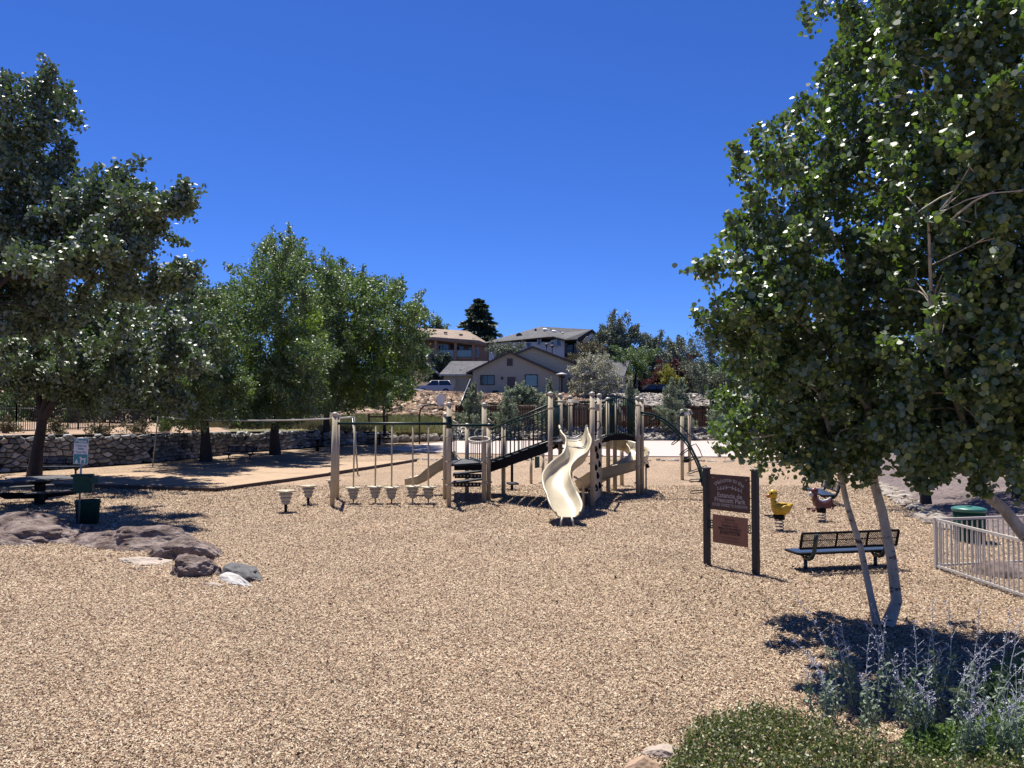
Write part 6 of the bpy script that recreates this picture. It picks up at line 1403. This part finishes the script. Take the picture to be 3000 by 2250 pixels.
# --- small tree trunks on the right bank
for (px, pyb, w, lab) in [(2713, 1486, .13, 'dark trunk of a small tree on the gravel bank left of the trash can'), (2985, 1500, .15, 'dark trunk of a small tree on the gravel bank at the right edge')]:
    b = G(px, pyb); Yb = b.y; b.z = .1
    make_tree('bank_tree', lab, 'tree', b, [([b]+pts_px([(px-5, 1400, Yb), (px+5, 1250, Yb), (px+20, 1100, Yb)]), w, .05)], [pb(px, 1150, Yb, 190, 130), pb(px+60, 1000, Yb, 200, 160), pb(px-60, 1010, Yb, 150, 120)], L_locust, M_bark, .09, 16000, .4, .9, 24)
# --- the big aspens on the right
b = G(2600, 1832); Y = b.y
t1 = [Vector((b.x+.02, b.y, -.05))]+pts_px([(2627, 1760, Y), (2612, 1640, Y), (2585, 1500, Y), (2562, 1420, Y), (2550, 1330, Y), (2540, 1150, Y+.1), (2560, 950, Y+.2), (2590, 700, Y+.3), (2620, 450, Y+.4), (2640, 200, Y+.4), (2650, 0, Y+.4)])
t2 = [Vector((b.x-.13, b.y, -.05))]+pts_px([(2552, 1750, Y), (2520, 1600, Y), (2482, 1480, Y), (2465, 1400, Y), (2440, 1300, Y), (2400, 1150, Y), (2370, 950, Y), (2350, 780, Y), (2330, 600, Y)])
t1[0] = G(2600, 1834); t2[0] = G(2570, 1834)
make_tree('aspen_tree', 'twin-stemmed pale-barked tree with round leaves standing beside the bench', 'tree', (b.x, b.y, 0),
    [(t1, .072, .02), (t2, .045, .016), (pts_px([(2552, 1340, Y), (2640, 1180, Y-.4), (2720, 950, Y-.7), (2780, 700, Y-.8)]), .035, .012), (pts_px([(2545, 1200, Y), (2420, 1020, Y-.4), (2300, 900, Y-.6), (2180, 800, Y-.6)]), .03, .010), (pts_px([(2560, 950, Y), (2480, 760, Y-.3), (2360, 560, Y-.4), (2270, 480, Y-.4)]), .028, .009)],
    [pb(2175, 865, Y-1.0, 115, 160, .7), pb(2110, 930, Y-.9, 65, 60, .4), pb(2250, 720, Y-.8, 110, 150, .8), pb(2220, 480, Y-.5, 55, 80, .5), pb(2300, 560, Y-.4, 120, 150, .8), pb(2400, 430, Y, 110, 150, .8), pb(2290, 960, Y-.8, 170, 180, 1.0), pb(2230, 1150, Y+.8, 120, 140, .8), pb(2330, 900, Y+.8, 120, 140, .6), pb(2400, 800, Y, 170, 230, 1.1), pb(2400, 1120, Y, 190, 190, 1.2), pb(2580, 300, Y, 130, 240, 1.1), pb(2580, 620, Y, 180, 260, 1.2), pb(2640, 950, Y, 200, 260, 1.2), pb(2620, 1220, Y, 210, 150, 1.1), pb(2300, 1290, Y+.6, 140, 80, .8), pb(2440, 1350, Y, 140, 70, .8), pb(2600, 80, Y, 130, 140, .9), pb(2420, 25, Y, 75, 45, .3), pb(2530, 60, Y, 70, 70, .5), pb(2090, 800, Y-1, 30, 40, .2), pb(2450, 200, Y+.1, 40, 40, .3), pb(2160, 1270, Y, 70, 60, .4), pb(2500, 200, Y, 60, 120, .5)],
    L_aspen, M_aspen, .066, 64000, .16, .62, 150, 'round', .92, .5, near=280, lr=.016, clspread=1.1)
b = Vector((7.05, 9.2, 0)); Y2 = 8.6
t1 = [b, Vector((6.75, 9.2, .7))]+pts_px([(2998, 1565, 9.2), (2940, 1490, 9.2), (2885, 1445, 9.1), (2840, 1330, 8.9), (2850, 1100, 8.6), (2880, 800, 8.4), (2900, 500, 8.2), (2920, 200, 8.2), (2930, -100, 8.2)])
make_tree('aspen_tree', 'second aspen leaning in from the right edge behind the tan railing, nearer the camera', 'tree', tuple(b),
    [(t1, .085, .02), (pts_px([(2845, 1300, 8.9), (2780, 1120, 8.3), (2730, 900, 7.8), (2720, 650, 7.5)]), .035, .012), (pts_px([(2870, 900, 8.5), (2960, 640, 7.8), (3040, 380, 7.4)]), .03, .012), (pts_px([(2880, 850, 8.5), (2980, 800, 8), (3040, 920, 7.6)]), .045, .02)],
    [pb(2780, 200, 8, 190, 260, 1), pb(2950, 300, 7.6, 220, 300, 1), pb(2780, 600, 7.8, 180, 250, 1), pb(2960, 700, 7.6, 220, 260, 1), pb(2820, 950, 8, 200, 220, 1), pb(2980, 1080, 8, 220, 230, 1), pb(2760, 1220, 8.5, 200, 150, .9), pb(2930, 1330, 8.8, 200, 110, .8), pb(3150, 900, 8, 250, 400, 1), pb(3150, 300, 8, 250, 400, 1), pb(2800, -50, 8, 220, 120, 1), pb(2660, 1320, 9, 120, 80, .6)],
    L_aspen, M_aspen, .070, 62000, .18, .6, 130, 'round', .92, .5, near=280, lr=.016, clspread=1.1)
# --- Russian sage stems and the low shrub in the corner
def sage(label, base, tip, nst, spread, lf=1.0, fl=1.0, droop=0, seed=0):
    b = Vector(base); rd = random.Random(seed); r = thing('russian_sage', label, 'flowering plant', tuple(b)); sm = MB(b); LC = []; FC = []
    H = (Vector(tip)-b).length
    for k in range(nst):
        e = Vector(tip)+Vector((rd.uniform(-1, 1)*spread, rd.uniform(-1, 1)*spread, -rd.random()*H*.4*(k > 0))); s = b+Vector((rd.uniform(-.06, .06), rd.uniform(-.06, .06), 0)); n = 12
        off = Vector((rd.uniform(-.1, .1), rd.uniform(-.1, .1), .05)); pts = [s.lerp(e, i/n)+off*math.sin(math.pi*i/n)+Vector((rd.uniform(-.006, .006), rd.uniform(-.006, .006), 0)) for i in range(n+1)]
        sm.tube(pts, [lerp(.0045, .0018, i/n) for i in range(n+1)], 5, caps=False)
        for i in range(1, n+1):
            t = i/n; p = pts[i]
            if t < .55:
                for q in range(int(13*lf)): a = rd.uniform(0, 6.28); d = rd.uniform(.01, .075)*(1.15-t); LC.append(p+Vector((math.cos(a)*d, math.sin(a)*d, rd.uniform(-.03, .05))))
            if t > .5:
                for q in range(2):
                    a = rd.uniform(0, 6.28); L = rd.uniform(.05, .16)*(1.25-t); ee = p+Vector((math.cos(a)*L, math.sin(a)*L, L*.75)); sm.tube([p, ee], [.0018, .0012], 3, caps=False)
                    for w in range(int(5*fl)): u = rd.uniform(.15, 1.05); FC.append(p.lerp(ee, u)+Vector((rd.gauss(0, .006), rd.gauss(0, .006), rd.gauss(0, .006))))
                for w in range(int(3*fl)): FC.append(p+Vector((rd.gauss(0, .012), rd.gauss(0, .012), rd.gauss(0, .02))))
    sm.build('stems', M_sagestem, r, fix=False)
    C = np.array([tuple(q-b) for q in LC]); v, f = leaves_np(C, .058, asp=.36, droop=-.8); tag(link('leaves', mesh_np('leaves', v, f), L_sage, r), kind='stuff')
    C = np.array([tuple(q-b) for q in FC]); v, f = leaves_np(C, .011, asp=.8); tag(link('flowers', mesh_np('flowers', v, f), L_flower, r), kind='stuff')
SG = [((2440, 2110), (2325, 1745), 3, .10, 'leftmost sage plant with one long stem leaning left over the chips'), ((2560, 2160), (2555, 1855), 5, .12, 'sage plant with a curved top in front of the aspen stems'), ((2520, 2080), (2440, 1830), 3, .10, 'sparse sage between the leftmost plant and the aspen stems'), ((2640, 2130), (2650, 1830), 5, .16, 'leafy sage directly below the aspen trunk base'), ((2740, 2120), (2730, 1760), 6, .15, 'sage plant with many violet side twigs right of the aspen base'), ((2810, 2215), (2866, 1760), 6, .08, 'tallest violet sage spike reaching up to the railing'), ((2800, 2260), (2850, 2000), 7, .08, 'dense silvery violet spike in the lower right'), ((2920, 2210), (3000, 1800), 6, .12, 'sage clump cut by the right edge, taller one'), ((2960, 2280), (3010, 1960), 8, .12, 'sage clump cut by the right edge, lower one'), ((2690, 2200), (2680, 1930), 7, .16, 'low leafy sage in the middle of the bed'), ((2860, 2150), (2900, 1850), 5, .15, 'sage between the tallest spike and the right edge'), ((2420, 2150), (2390, 1920), 4, .14, 'short grey-green sage at the edge of the ground cover'), ((2650, 2060), (2560, 1780), 3, .12, 'thin sage with bare stems behind the bed')]
for k, (bp, tp, n, sp_, lab) in enumerate(SG):
    g = G(*bp); sage(lab, g, W(tp[0], tp[1], g.y-.05), max(2, int(n*.75)), sp_, 1.15, .8, seed=k+5)
def cover():
    n = 70000; b = G(2400, 2180); C = []
    bl = [(2180, 2210, .42, .34), (2120, 2150, .30, .22), (2320, 2170, .45, .30), (2250, 2120, .36, .22), (2420, 2240, .42, .34), (2560, 2270, .42, .34), (2720, 2310, .42, .24), (2880, 2320, .42, .26), (3020, 2320, .42, .28), (2060, 2230, .24, .22), (2200, 2330, .5, .36), (2450, 2350, .5, .36), (2050, 2300, .28, .24)]
    cen = [(G(x, y+45), r_, h_) for x, y, r_, h_ in bl]
    for _ in range(n):
        c, rr, h_ = cen[rng.integers(len(cen))]; d = rng.normal(0, 1, 3); d /= np.linalg.norm(d); d[2] = abs(d[2]); q = rng.random()**.22*(1+.26*math.sin(d[0]*9+c.x*5)*math.cos(d[1]*11+c.y*3)+.20*math.sin(d[0]*23+c.y*4)*math.sin(d[1]*21+d[2]*15)); C.append((c.x+d[0]*rr*q, c.y+d[1]*rr*q, d[2]*h_*q+rng.normal(0, .02)))
    r = thing('ground_cover_shrub', 'dense low green shrub spreading along the bottom right corner', 'shrub', tuple(b)); C = np.array(C)-np.array(b)
    v, f = leaves_np(C, .030, asp=.55, droop=-.6); tag(link('foliage', mesh_np('foliage', v, f), L_cover, r), kind='stuff')
    m = MB(b)
    for _ in range(420):
        c, rr, h_ = random.choice(cen); a = random.uniform(0, 6.28); q = random.uniform(.3, .98); e = Vector((c.x+math.cos(a)*rr*q, c.y+math.sin(a)*rr*q, h_*math.sqrt(max(0.02, 1-q*q)))); m.tube([c+Vector((random.uniform(-.1, .1), random.uniform(-.1, .1), 0)), e], [.004, .002], 4, caps=False)
    m.build('twigs', M_bark, r, fix=False)
cover()
L_bed = leaf_mat('bed_leaf', [(0, (.05, .09, .03)), (.6, (.10, .17, .05)), (1, (.20, .29, .09))], None, .5, .3, (.2, .32, .06))
def hedge():
    c = [(G(2960, 2090), .3, .42), (G(3030, 2060), .4, .5), (G(2850, 2230), .34, .30), (G(2960, 2220), .36, .34), (G(2740, 2210), .26, .22), (G(3060, 2180), .4, .4)]; b = c[0][0]; C = []
    for _ in range(17000):
        p, rr, h_ = c[rng.integers(6)]; d = rng.normal(0, 1, 3); d /= np.linalg.norm(d); d[2] = abs(d[2]); q = rng.random()**.3; C.append((p.x+d[0]*rr*q-b.x, p.y+d[1]*rr*q-b.y, d[2]*h_*q))
    r = thing('bright_shrub', 'bright green shrub behind the sage at the right edge', 'shrub', tuple(b)); v, f = leaves_np(np.array(C), .042, asp=.4, droop=-.8); link('foliage', mesh_np('foliage', v, f), L_bed, r)
    MB(b).tube([b, b+Vector((0, 0, .3))], .01, 5).build('stems', M_bark, r)
hedge()
for o in bpy.data.objects:
    if o.type == 'MESH' and len(o.data.materials) == 0: o.data.materials.append(M_post)
